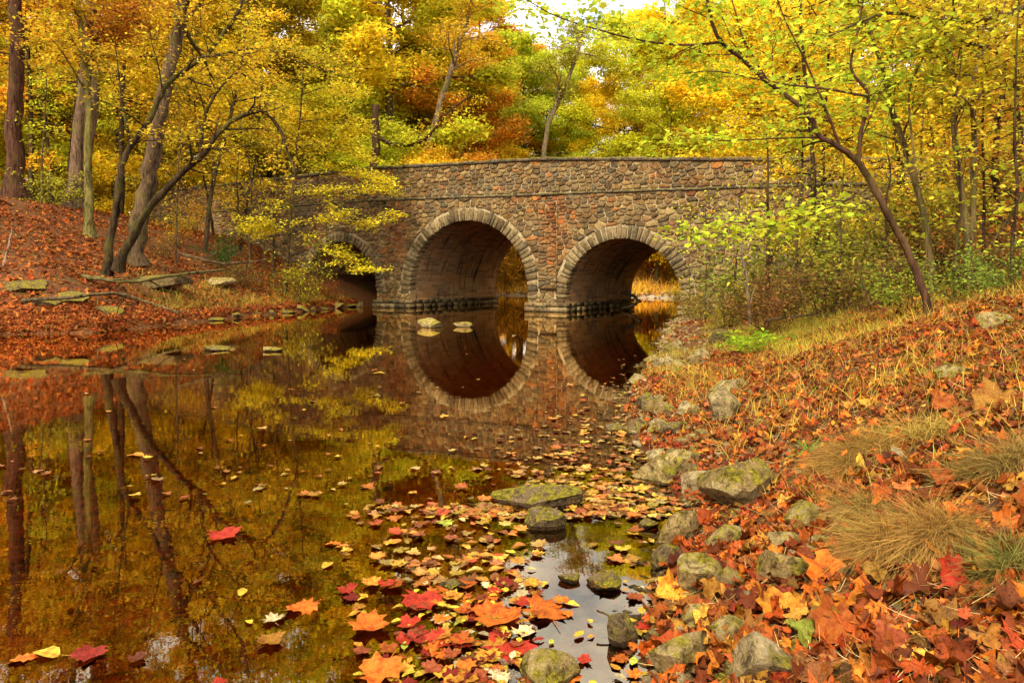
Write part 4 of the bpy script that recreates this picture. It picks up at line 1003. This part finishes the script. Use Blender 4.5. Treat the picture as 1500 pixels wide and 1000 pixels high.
# tree with broken top beyond the bridge
T=Tree(106,.6,10,.15,.26,.01)
A,ra=path(T,[(549,330),(549,245),(551,200),(549,154)],39,.27,.21,sides=10)
B,rb=path(T,[(553,200),(570,210),(595,213),(618,206),(636,190),(655,166),(690,140)],39,.15,.05,sides=8)
twigs(T,B,rb,9,3,1,.4,.8); T.finish('broken_tree',P(549,330,39),DRK,LYEL,'dark broken-topped trunk with a U-shaped limb behind the bridge','tree',mat='barkdark')
T=Tree(107,.6,14,.17,.36,.01)
A,ra=path(T,[(618,330),(625,235),(645,150),(668,80),(690,10),(705,-80),(715,-180)],43,.25,.1,sides=9)
twigs(T,A,ra,16,6,2,.4,.7); T.finish('grey_tree',P(618,330,43),(.2,.15,.1),(.85,.58,.04),'slim grey trunk leaning right above the central arch','tree')
T=Tree(108,.6,14,.17,.3,.01)
A,ra=path(T,[(790,330),(800,200),(822,140),(845,80),(855,30)],46,.22,.08,sides=8)
twigs(T,A,ra,12,4.5,2,.4,.7); T.finish('inclined_tree',P(790,330,46),(.16,.12,.08),(.45,.42,.04),'thin inclined trunk under the open sky above the bridge','tree')
# leaning tree of the right bank
GL=[DIA2,LOBE]
T=Tree(201,.75,7,.085,.13,.0025,gnarl=.13)
g0=ground(1362,462,3,12); Yb=float(g0[1]); print('R1 base',g0)
A,ra=path(T,[(1362,462,Yb),(1350,418),(1322,352),(1290,295),(1260,242),(1230,216),(1200,200),(1192,180),(1170,155),(1125,120),(1088,88),(1055,60),(1040,20),(1030,-40)],Yb,.044,.016,root=True,sides=10)
pp=[([(1257,238),(1262,190),(1272,140),(1247,100),(1258,40),(1268,-20)],.026,.008,8,.9),([(1272,142),(1220,132),(1140,122),(1050,105),(1000,108,Yb*1.05)],.017,.005,9,.8),
 ([(1200,201),(1130,203),(1050,206),(985,200)],.011,.004,7,.6),([(1270,278),(1235,296),(1190,314),(1150,326),(1080,340),(1010,343)],.012,.004,14,.62),
 ([(1055,62),(1010,66),(940,60),(870,42),(810,22),(760,-8)],.017,.005,15,.8),([(1125,120),(1090,60),(1075,10),(1060,-40)],.014,.005,7,.9),([(1230,216),(1210,160),(1180,90),(1150,30),(1130,-30)],.016,.006,9,.9)]
twigs(T,A,ra,10,.9,1,.45,.9)
for q,a_,b_,n_,L_ in pp:
    C_,r_=path(T,q,Yb,a_,b_,wood=False,sides=6); twigs(T,C_,r_,n_,L_,1,.12,.9)
T.finish('bank_tree',g0,(.085,.045,.03),(.58,.66,.045),'dark leaning tree on the right bank reaching left over the stream','tree',mat='barkdark',leafmat='nearleaf',proto=GL,tilt=.4)
T=Tree(202,.7,6,.075,.15,.003,gnarl=.14)
g1=ground(1366,432,6,16); Y2=float(g1[1]); print('R2',g1)
A,ra=path(T,[(1366,430,Y2),(1363,390),(1355,320),(1332,240),(1310,170),(1300,130),(1285,75),(1264,18),(1248,-30),(1230,-100)],Y2,.055,.02,root=True,sides=10)
twigs(T,A,ra,16,1.7,2,.35,.65)
B,rb=path(T,[(1352,410,Y2-.3),(1358,350),(1345,275),(1334,190),(1333,130),(1352,85),(1370,40)],Y2-.3,.022,.01,sides=7); twigs(T,B,rb,9,1.0,1,.4,.8)
T.finish('mossy_tree',g1,(.17,.13,.06),(.56,.62,.045),'greenish brown tree rising just behind the dark leaning tree','tree',leafmat='nearleaf',proto=GL)
T=Tree(203,.7,6,.08,.17,.003,gnarl=.14)
g2=ground(1421,428,6,20); Y3=float(g2[1]); print('R3',g2)
A,ra=path(T,[(1421,425,Y3),(1418,370),(1412,300),(1400,220),(1396,150),(1394,90),(1382,30),(1384,-40),(1380,-110)],Y3,.052,.02,root=True,sides=9)
B,rb=path(T,[(1420,370,Y3),(1425,300),(1427,200),(1425,125),(1440,75),(1467,15),(1480,-60)],Y3,.042,.018,sides=9)
twigs(T,A,ra,14,2.0,2,.35,.62); twigs(T,B,rb,14,2.0,2,.3,.62)
T.finish('forked_tree',g2,(.15,.11,.06),(.7,.58,.04),'fork-stemmed tree near the right edge, its two stems almost parallel','tree',leafmat='nearleaf',proto=GL)
T=Tree(204,.7,5,.10,.2,.004,gnarl=.2)
A,ra=path(T,[(1462,425),(1465,340),(1458,240),(1468,130),(1460,40),(1470,-60)],12,.07,.03,sides=8); B,rb=path(T,[(1490,420),(1482,330),(1496,220),(1486,110),(1500,0)],12.5,.06,.025,sides=8)
twigs(T,A,ra,16,2.4,2,.15,.62); twigs(T,B,rb,14,2.4,2,.15,.62); T.finish('tangled_tree',P(1470,428,12),DRK,(.5,.26,.03),'dark tangled stems at the right edge of the picture','tree',mat='barkdark',proto=GL)
# boughs reaching in from above belong to a tree outside the frame
T=Tree(205,.7,5,.10,.15,.003,gnarl=.14)
C_,r_=path(T,[(1760,420),(1740,200),(1690,40),(1600,-60)],9,.16,.09,sides=10)
for q in ([(1600,-60),(1450,-60),(1300,-30),(1180,-30),(1050,-50)],[(1680,30),(1560,60),(1480,80),(1400,60),(1330,85)],[(1690,40),(1600,180),(1520,260),(1470,330),(1440,380)],[(1600,-60),(1480,20),(1380,30),(1300,20),(1210,55)]):
    C_,r_=path(T,q,9,.05,.012,wood=False,sides=6); twigs(T,C_,r_,11,1.9,1,.2,.8)
T.finish('overhanging_tree',P(1760,420,9),BRN,(.58,.64,.045),'tree beyond the right edge whose leafy boughs hang into the top right','tree',leafmat='nearleaf',proto=GL)

# ------------------------------------------------------------------ saplings and shrubs
def sapling(px,py,Y,hpx,lean,col,label,seed,r0=.03,leafn=8,ls=.12,group=None,bark=BRN,sp=.16,bl=None):
    T=Tree(seed,.75,max(2,leafn//2),ls*.85,sp,.004); hY=hpx*Y/1000; b=P(px,py,Y); b[2]=Hs(b[0],b[1]); n=6
    pts=[b+np.array([lean*hY*(k/n)**1.3,0,hY*k/n-.05*(k==0)])+T.r.normal(0,.02*hY/3,3)*(k>0) for k in range(n+1)]
    C=crom(pts,3); rad=np.linspace(r0,r0*.25,len(C)); tube(T.wood,C,rad,6); twigs(T,C,rad,12,(bl or hY*.28),1,.18,.9)
    return T.finish('sapling',b,bark,col,label,'sapling',group,proto=[DIA2])
sg='thin saplings among the trees'
sapling(367,395,28,250,.02,LYEL,'thin straight sapling before the left wing wall',301,.05,group=sg)
sapling(400,398,28,240,.03,LYEL,'pale sapling just left of the yellow spray by the small arch',302,.06,group=sg)
sapling(388,396,29,190,-.05,LYG,'sapling between the two pale stems before the wing wall',303,.05,group=sg)
sapling(258,330,24,260,.02,LOLIVE,'sapling right of the leaning grey trunk',304,.04,group=sg)
sapling(60,300,28,190,.05,LYG,'sapling right of the dark straight trunk',305,.05,ls=.16,group=sg)
sapling(345,330,30,220,.03,LYG,'sapling rising above the left end of the wing wall',306,.05,ls=.16,group=sg)
sapling(1033,455,17,190,.01,LYG,'thin dark stem rising in front of the right abutment',307,.028,5,.1,group=sg)
sapling(1125,400,13,270,.0,(.45,.42,.04),'dark upright sapling before the right parapet',308,.05,8,.1,group=sg,bark=DRK)
sapling(1100,415,13,190,-.12,LYG,'grey forked sapling leaning toward the right abutment',309,.04,5,.1,group=sg,bark=(.25,.2,.15))
sapling(1165,410,12,300,.03,LYG,'sapling between the right parapet and the dark leaning tree',310,.03,7,.1,group=sg)
sapling(1225,430,11,230,.05,(.5,.46,.04),'sapling left of the leaning tree base',311,.025,7,.09,group=sg)
sapling(1300,440,12,260,.0,(.42,.42,.04),'sapling right behind the leaning tree stem',312,.03,8,.1,group=sg)
sapling(1340,430,14,320,.05,(.6,.4,.04),'tall sapling between the mossy tree and forked tree',313,.035,8,.11,group=sg)
sapling(1390,420,15,330,-.04,(.5,.45,.04),'tall sapling behind the forked tree',314,.04,8,.12,group=sg)
sapling(1010,430,19,170,.02,LYG,'slight sapling hugging the right side of the right arch',315,.02,4,.1,group=sg)
sapling(1445,440,9,430,-.03,(.62,.6,.04),'slim upright stem between the forked tree and the tangled stems',316,.022,6,.09,group=sg,bark=DRK,bl=.7)
sapling(1398,440,8.5,420,.02,(.55,.6,.04),'slim upright stem just left of the forked tree',317,.02,6,.085,group=sg,bark=DRK,bl=.6)
sapling(1482,440,8,440,.02,(.6,.5,.04),'slim dark stem rising by the right edge of the picture',318,.024,6,.085,group=sg,bark=DRK,bl=.6)
sapling(1200,420,14,300,-.06,(.6,.6,.04),'slim stem crossing behind the leaning tree crown',319,.03,6,.1,group=sg,bark=DRK)
sapling(1075,430,16,210,.06,(.5,.55,.04),'slim dark stem against the right abutment wall',320,.028,4,.1,group=sg,bark=DRK)
# the yellow layered spray before the small left arch
def spray(px,py,Y,label,col,seed,path_,n=14,L=1.6,r0=.05,leafn=14,ls=.11,name='leafy_tree'):
    T=Tree(seed,.9,leafn,ls,.20,.004,gnarl=.1); b=P(px,py,Y); b[2]=Hs(b[0],b[1])
    P3=[b-np.array([0,0,.1])]+[P(q[0],q[1],q[2] if len(q)>2 else Y) for q in path_[0]]; C=crom(P3,4); rad=np.linspace(r0,r0*.4,len(C)); tube(T.wood,C,rad,7); twigs(T,C,rad,n,L,1,.3)
    for q in path_[1:]:
        C=crom([P(a[0],a[1],a[2] if len(a)>2 else Y) for a in q],4); rad=np.linspace(r0*.4,.006,len(C)); tube(T.limb,C,rad,5); twigs(T,C,rad,n,L,1,.1)
    return T.finish(name,b,BRN,col,label,'tree',proto=[DIA2],tilt=.3)
spray(418,405,27,'low yellow-leaved tree with flat sprays hanging before the small left arch',(.86,.74,.04),401,
 [[(425,330),(432,250),(440,170),(445,90)],[(428,320),(470,322),(520,325),(575,320)],[(430,290),(480,285),(530,280),(575,278)],[(432,250),(480,250),(525,255),(560,262)],[(434,215),(480,215),(520,228)],[(426,345),(470,365),(505,385),(530,395)],[(428,330),(404,332),(395,336)],[(436,180),(480,175),(520,185)],[(440,140),(480,128),(520,140)]],14,1.7,.07,15,.12)
spray(300,330,28,'yellow-green tree spreading over the top of the wing wall',(.60,.50,.03),402,
 [[(310,280),(330,200),(350,120),(360,40)],[(320,225),(370,212),(430,215)],[(330,200),(380,190),(450,200)],[(340,150),(400,140),(460,150)],[(345,120),(300,110),(260,120)],[(325,205),(280,200),(240,205)],[(355,80),(420,70),(480,90)]],12,2.2,.1,14,.15)
# shrubs
def shrub_proto(seed,nst,hgt,spread,leafn,ls,leafcol,bark,name='shrub',dense=1):
    T=Tree(seed,.3,leafn,ls,.12,.004,up=.05,gnarl=.2); r=T.r
    for k in range(nst):
        a=r.uniform(0,6.283); d=np.array([math.cos(a)*spread,math.sin(a)*spread,1.0]); T.branch(np.array([r.normal(0,.1),r.normal(0,.1),-.05]),d,hgt*r.uniform(.7,1.2),.012,2 if dense else 1,6)
    return T.finish(name,(0,0,0),bark,leafcol,'x','shrub',proto=[DIA2])
SH=[shrub_proto(501,7,1.2,.5,5,.075,LYG,BRN),shrub_proto(502,9,1.0,.7,3,.07,(.4,.3,.04),(.16,.09,.05)),shrub_proto(503,6,1.5,.35,6,.085,(.55,.5,.04),BRN)]
used=[0,0,0]
def shrub(kind,px,py,Y,s,label,col,rz=None,group='shrubs on the banks'):
    o=SH[kind] if not used[kind] else copy_tree(SH[kind]); used[kind]=1
    b=P(px,py,Y); z=Hs(b[0],b[1]); o.location=(b[0],b[1],max(z,0)); o.scale=(s,s,s); o.rotation_euler=(0,0,random.uniform(0,6.28)); tag(o,label,'shrub',group)
    for c in o.children:
        if c.name.startswith('crown'): c.color=(*col,1)
SHL=[(0,1070,430,16,1.1,'bushy green shrub at the foot of the right abutment',(.20,.26,.03)),(1,1100,435,14,1.0,'brown twiggy shrub right of the abutment shrub',(.32,.22,.04)),(0,1130,400,15,1.4,'green shrub under the yellow-green drooping bough',(.22,.28,.03)),
 (1,1150,440,12,1.0,'russet twiggy shrub on the grassy bank',(.30,.16,.04)),(1,1180,400,14,1.1,'olive twiggy shrub midway up the right bank',(.3,.28,.03)),(1,1200,430,11,1.0,'bare brown bush left of the leaning tree',(.3,.22,.04)),
 (0,1245,425,11,.95,'green shrub just left of the leaning tree stem',(.34,.4,.04)),(2,1235,390,14,1.3,'yellow shrub behind the leaning tree stem',(.58,.5,.04)),(1,1290,430,10,.9,'brown bush right under the leaning stem',(.34,.24,.04)),
 (0,1310,400,13,1.4,'olive shrub between the leaning tree and mossy tree',(.36,.36,.04)),(2,1385,410,12,1.2,'yellow shrub between the mossy tree and forked tree',(.56,.48,.04)),(1,1400,425,11,1.0,'brown bush at the foot of the forked tree',(.4,.26,.05)),
 (0,1450,415,13,1.5,'olive shrub right of the forked tree',(.36,.34,.04)),(1,1485,425,10,1.2,'rusty bush at the right edge of the picture',(.5,.18,.03)),(2,1345,385,17,1.6,'far yellow shrub against the right wall',(.5,.42,.04)),(2,1440,380,18,1.7,'far golden shrub against the right wall end',(.6,.4,.04)),
 (1,1100,380,18,1.1,'green shrub against the parapet wall right of the arch',(.32,.38,.03)),(1,1265,385,18,1.6,'brown thicket against the right wall',(.42,.3,.04)),(1,1190,370,19,1.3,'pale green shrub growing up the right parapet',(.3,.36,.03)),(1,1030,445,18,.8,'low bramble at the right edge of the right arch',(.36,.3,.04)),
 (0,323,380,26,1.0,'dark green broadleaf shrub before the left wing wall',(.05,.16,.03)),(2,440,415,26,1.1,'yellow shrub at the foot of the small left arch',(.5,.44,.03)),(1,350,400,25,1.0,'brown brush below the left wing wall',(.3,.2,.04)),(1,480,425,29,.8,'russet bush in the mouth of the small left arch',(.5,.16,.03)),
 (2,262,345,27,.8,'yellow-leaved shrub left of the wing wall end',(.7,.5,.03)),(2,280,290,31,1.0,'golden shrub at the top of the bank by the wing wall',(.72,.42,.03)),(1,235,365,24,.9,'brown brush right of the leaning grey trunk',(.3,.2,.04)),(0,75,300,26,1.2,'yellow-green shrub between the straight trunk and the trunk pair',(.5,.48,.04)),
 (1,988,424,37,.8,'small yellow bush on the gravel bar beyond the right arch',(.6,.5,.03)),(2,955,415,52,2.2,'orange bush beyond the right arch',(.7,.25,.03))]
SHL+=[(1,1120,455,11,.7,'low russet bush in the yellow grass above the green weed',(.34,.16,.04)),(1,1065,450,14,.8,'low brown bramble above the dark boulder',(.34,.24,.04)),(0,1330,455,8.5,.55,'small green bush left of the leaning tree base',(.30,.38,.04)),(0,1400,470,8,.5,'small green bush right of the leaning tree base',(.26,.34,.04)),(1,1450,470,9,.7,'tangled brown bush right of the forked tree base',(.38,.2,.04)),
 (1,1010,440,20,.8,'brown bramble at the foot of the right arch',(.3,.24,.04)),(2,1490,400,14,1.4,'yellow bush at the far right edge',(.6,.5,.04)),(1,1350,410,13,1.2,'reddish thicket behind the mossy tree',(.45,.2,.04)),(0,1480,500,6.5,.4,'small green bush by the mossy stone at the edge',(.2,.3,.04))]
SHL+=[(2,742,424,54,2.0,'golden bush on the far bank seen through the central arch',(.85,.5,.03)),(2,768,424,56,2.2,'orange-yellow bush at the right of the central arch opening',(.85,.42,.03)),(2,930,420,58,2.2,'golden bush on the far bank seen through the right arch',(.85,.48,.03))]
for k in SHL: shrub(*k)
# low green weed by the shore
T=Tree(601,.8,9,.07,.07,.002); g=ground(1112,520,6,20)
for k in range(9):
    a=k*.7; T.branch(g+np.array([0,0,0]),np.array([math.cos(a),math.sin(a),.9]),.5,.006,1,5)
T.finish('green_weed',g,(.2,.25,.05),(.35,.52,.03),'bright green leafy weed on the shore below the grassy bank','plant',proto=[DIA2])

# ------------------------------------------------------------------ fallen wood
def stick(pts,Y,r0,r1,label,cat='branch',name='fallen_branch',col=BRN,seed=0,side=0):
    T=Tree(seed,.6,0,.1,.1,.003); q=[P(a[0],a[1],a[2] if len(a)>2 else Y) for a in pts]; C=crom(q,5); rad=np.linspace(r0,r1,len(C)); C+=T.r.normal(0,r0*.25,C.shape); tube(T.wood,C,rad,8)
    if side:
        for k in range(side): i=T.r.integers(2,len(C)-2); T.branch(C[i],unit(C[i+1]-C[i])+T.r.normal(0,.5,3),float(np.linalg.norm(C[-1]-C[0]))*.25,max(r1,.004),0,4)
        T.L=[]
    me=MB(); me.V=[v-q[0] for v in T.wood.V]; me.F=T.wood.F
    o=empty(name,tuple(q[0])); tag(o,label,cat); link('stem',me.mesh('stem',True,M['barkdark']),o,col)
    if T.limb.V: T.limb.V=[v-q[0] for v in T.limb.V]; link('twigs',T.limb.mesh('twigs',True,M['barkdark']),o,col)
    return o
stick([(30,441,15.6),(100,436,16),(170,430,16.4),(230,447,16.6),(262,458,16.3)],16,.05,.02,'long thin dead branch lying across the left bank',seed=1,side=4,col=(.12,.09,.05))
stick([(912,428,27.5),(925,432,27),(937,441,26.5)],27,.09,.06,'dark driftwood log jutting from inside the right arch','log','driftwood_log',seed=2,col=(.05,.035,.025))
stick([(937,441,26.5),(925,448,26.7),(912,452,27)],26.6,.06,.05,'second driftwood piece crossing under the log at the right arch','log','driftwood_log',seed=3,col=(.05,.035,.025))
stick([(120,405,18.5),(190,412,18),(260,402,18.5),(330,395,20)],18,.06,.03,'mossy dead log lying on the leaves behind the mossy boulder',cat='log',name='fallen_log',seed=11,side=3,col=(.12,.10,.04))
stick([(20,360,22),(90,352,22.5),(150,345,23)],22,.05,.02,'dead branch on the slope below the pair of trunks',seed=12,side=4)
stick([(262,372,21),(330,386,21),(395,380,21.5)],21,.05,.02,'dark fallen branch below the left wing wall',seed=13,side=4)
stick([(1120,470,10.5),(1180,462,10.5),(1235,466,10.3)],10.5,.02,.008,'bare branch lying in the yellow grass of the right bank',seed=14,side=4)
stick([(1370,385,12),(1430,372,12),(1500,362,12),(1560,350,12)],12,.05,.04,'dead horizontal log held among stems behind the forked tree',seed=4,side=5)
stick([(5,390,16),(15,350,16.2),(18,335,16.3)],16,.03,.012,'short pale stick leaning up at the left edge',seed=5,col=(.3,.2,.14))
stick([(1275,445,8),(1262,410,8),(1255,385,8)],8,.014,.006,'bare upright snag in the grass left of the leaning tree',seed=6,side=3)
stick([(1035,430,14),(1048,465,13.6),(1052,478,13.5)],13.8,.02,.01,'bare stick leaning by the dark boulder in the grass',seed=7)
stick([(875,893,2.45),(900,905,2.42),(925,915,2.42)],2.5,.004,.002,'tiny black twig floating on the bright water',seed=8,cat='twig',name='floating_twig')
stick([(1200,845,2.4),(1300,850,2.45),(1395,838,2.5),(1480,830,2.5)],2.5,.004,.002,'thin bare twig lying over leaves below the biggest tussock',seed=9,cat='twig',name='fallen_twig',side=3)

# ------------------------------------------------------------------ woods beyond
protoT=[generic_tree(700+k,*a) for k,a in enumerate([(17,5.2,.12,.26,85,.22),(20,5.5,.2,.3,85,.23),(14,4.6,.08,.2,80,.21),(22,6,.25,.34,85,.24),(12,4.6,.05,.16,70,.19),(16,5,.12,.22,85,.22)])]
PR=[T.finish('woodland_tree',(0,0,0),(.11,.08,.055),(1,1,1),'x','tree','trees of the wood behind the bridge',proto=[DIA]) for T in protoT]
uT=[generic_tree(720+k,*a,nl=13,flat=.85) for k,a in enumerate([(6.5,3.0,.06,.07,40,.16),(8,3.4,.08,.09,40,.17)])]
UR=[T.finish('understory_tree',(0,0,0),(.10,.075,.05),(1,1,1),'x','tree','low trees of the understory',proto=[DIA]) for T in uT]
sT=[generic_tree(740+k,*a,flat=.7,spread=.3) for k,a in enumerate([(15,2.6,.22,.10,9,.17,.05,16),(13,2.2,.15,.075,9,.16,.09,16),(17,2.8,.3,.13,8,.18,.03,16)])]
SR=[T.finish('slim_tree',(0,0,0),DRK,(1,1,1),'x','tree','slim dark-stemmed trees in the wood',mat='barkdark',proto=[DIA]) for T in sT]
pu=[0]*len(PR); uu=[0]*len(UR); su=[0]*len(SR)
OR,YO,YE,YG,GR,OL,RU=(.88,.48,.035),(.88,.56,.03),(.90,.68,.035),(.68,.70,.04),(.55,.62,.05),(.60,.48,.04),(.7,.22,.03)
CN={OR:'orange',YO:'amber',YE:'yellow',YG:'yellow-green',GR:'green',OL:'olive',RU:'russet'}
def pick(px,r,up=False):
    tb=[(150,[YO,OL,OR,YG]),(330,[OL,YO,YE,YG]),(450,[YE,YG,OL,YO]),(630,[YE,YO,YE,YG]),(760,[OR,YO,YE,OR]),(860,[YG,GR,YE]),(1010,[YG,YE,YG,GR]),(1200,[YE,YG,YE]),(9999,[YO,YG,YE,OL])]
    for a,c in tb:
        if px<a: return c[int(r.integers(0,len(c)))]
r=np.random.default_rng(77); placed=[]; TL={}
def put(kindlist,usedl,idx,x,y,s,col,fam):
    for a,b,m in placed:
        if math.hypot(a-x,b-y)<m: return False
    placed.append((x,y,2.2 if fam=='tall' else 1.6))
    src=kindlist[idx]; o=src if not usedl[idx] else copy_tree(src); usedl[idx]=1
    o.location=(x,y,Hs(x,y)-.1); o.rotation_euler=(0,0,r.uniform(0,6.28)); o.scale=(s,s,s*r.uniform(.92,1.1))
    for c in o.children:
        if c.name.startswith('crown'):
            v=r.uniform(.85,1.15); c.color=(min(col[0]*v*r.uniform(.93,1.07),1),min(col[1]*v,1),col[2],1)
        else:
            b=r.uniform(.5,1.1)*(.6 if fam=='slim' else 1); c.color=(.11*b,.075*b,.045*b,1)
    px=750+1000*x/y; reg='above the hillside at left' if px<260 else 'above the wing wall' if px<440 else 'above the small left arch' if px<600 else 'above the central arch' if px<790 else 'above the right arch' if px<1010 else 'beyond the right parapet' if px<1250 else 'behind the bank trees'
    dist='nearest' if y<24 else 'near' if y<48 else 'distant' if y<68 else 'farthest'
    TL.setdefault((fam,dist,CN[col],reg),[]).append((px,o)); return True
# rows of tall trees: (photo x, distance)
rows=[]
for px in range(-60,1600,95): rows.append((px+r.uniform(-25,25),r.uniform(41,47)))
for px in range(-100,1650,80): rows.append((px+r.uniform(-25,25),r.uniform(52,62)))
for px in range(-100,1650,62): rows.append((px+r.uniform(-20,20),r.uniform(70,92)))
for px,Y in rows:
    x=(px-750)/1000*Y; 
    s,t_=st(x,Y)
    if t_<BW+2.2: continue
    if inside(np.array([x]),np.array([Y]))[0] or segdist(np.array([x]),np.array([Y]),FAR)[0]<2.2: continue
    if 800<px<935 and Y<66: continue
    if 825<px<915: continue
    if 715<px<1015 and Y<52: continue
    idx=int(r.integers(0,6)); 
    if 770<px<960: idx=4 if Y>66 else 1
    elif 700<px<1015 and Y<60: idx=3
    s_=r.uniform(.9,1.2)*(1.0 if Y<65 else 1.15)
    put(PR,pu,idx,x,Y,s_,pick(px,r),'tall')
# hillside at left, in front of the wall line
for px,Y in [(-60,40),(70,44),(165,42),(200,44),(250,39),(90,46),(10,46),(-90,34)]:
    put(PR,pu,int(r.integers(0,4)),(px-750)/1000*Y,Y,r.uniform(.85,1.1),pick(px,r),'tall')
for px,Y,i_ in [(385,47,3),(300,52,3),(430,58,3),(475,50,1),(340,66,3),(530,56,3),(250,60,3),(840,66,5),(890,62,5),(865,80,1),(925,56,0),(960,50,5),(765,58,1),(800,60,1),(735,58,0),(815,72,3),(700,50,1),(655,48,5),(500,46,3),(575,45,3),(640,47,3),(705,60,3),(745,66,3),(600,62,3),(690,66,3),(985,54,3),(1030,60,3)]:
    put(PR,pu,i_,(px-750)/1000*Y,Y,1.32 if i_==3 and 480<px<690 else r.uniform(.95,1.15) if px<700 else .9,(GR if px in (765,800) else YE if px in(840,890,865) else pick(px,r)),'tall')
# trees right of the bank, beyond the parapet
for px,Y in [(1150,33),(1260,30),(1380,28),(1480,31),(1560,24),(1330,38),(1450,42)]:
    put(PR,pu,[0,2,4,5][int(r.integers(0,4))],(px-750)/1000*Y,Y,r.uniform(.7,.9),pick(px,r),'tall')
for k in range(64):
    px=[r.uniform(-40,430),r.uniform(-40,430),r.uniform(430,1000),r.uniform(1060,1520),r.uniform(1150,1500)][k%5]; Y=[r.uniform(29,44),r.uniform(33,50),r.uniform(41,56),r.uniform(27,42),r.uniform(13,17)][k%5]; x=(px-750)/1000*Y; s,t_=st(x,Y)
    if -19<s<27 and -1<t_<BW+1.2: continue
    if 725<px<1005: continue
    if inside(np.array([x]),np.array([Y]))[0] or segdist(np.array([x]),np.array([Y]),FAR)[0]<1.0: continue
    n0=len(placed); put(SR,su,k%3,x,Y,r.uniform(.8,1.15)*(.62 if Y<20 else 1),pick(px,r),'slim')
    if len(placed)>n0: placed[-1]=(x,Y,.9)
# understory
for k in range(190):
    px=r.uniform(-80,1560); Y=r.uniform(38,70) if k%3 else r.uniform(33,40); x=(px-750)/1000*Y; s,t_=st(x,Y)
    if (t_<BW+1.5 and not (s<-21)) : continue
    if inside(np.array([x]),np.array([Y]))[0] or segdist(np.array([x]),np.array([Y]),FAR)[0]<1.0: continue
    if s<16 and s>-4 and t_<BW+9: continue
    if 700<px<1015 and Y<60: continue
    if px<300 and Y<37: continue
    col=YG if r.random()<.45 else YE if r.random()<.6 else YO
    if 620<px<800: col=OR if r.random()<.4 else YO if r.random()<.5 else YE
    put(UR,uu,k%2,x,Y,r.uniform(.8,1.25),col,'low')
for (fam,dist,cn,reg),L in TL.items():
    L.sort(key=lambda q:q[0])
    for i_,(px,o) in enumerate(L):
        w_={'tall':'tree','low':'low tree','slim':'slim tree'}[fam]
        base=f'{dist} {cn} {w_}'
        tag(o,(f'{ORD[i_]} {base} from the left, {reg}' if len(L)>1 else f'{base} {reg}, the only one of its colour there'),'tree',{'tall':'tall trees of the wood behind the bridge','low':'low trees of the understory','slim':'slim dark-stemmed trees in the wood'}[fam])
for L_,u_ in ((PR,pu),(UR,uu),(SR,su)):
    for o,q in zip(L_,u_):
        if not q:
            for c in list(o.children): bpy.data.objects.remove(c)
            bpy.data.objects.remove(o)
print('trees',len(placed),'objects',len(bpy.data.objects))
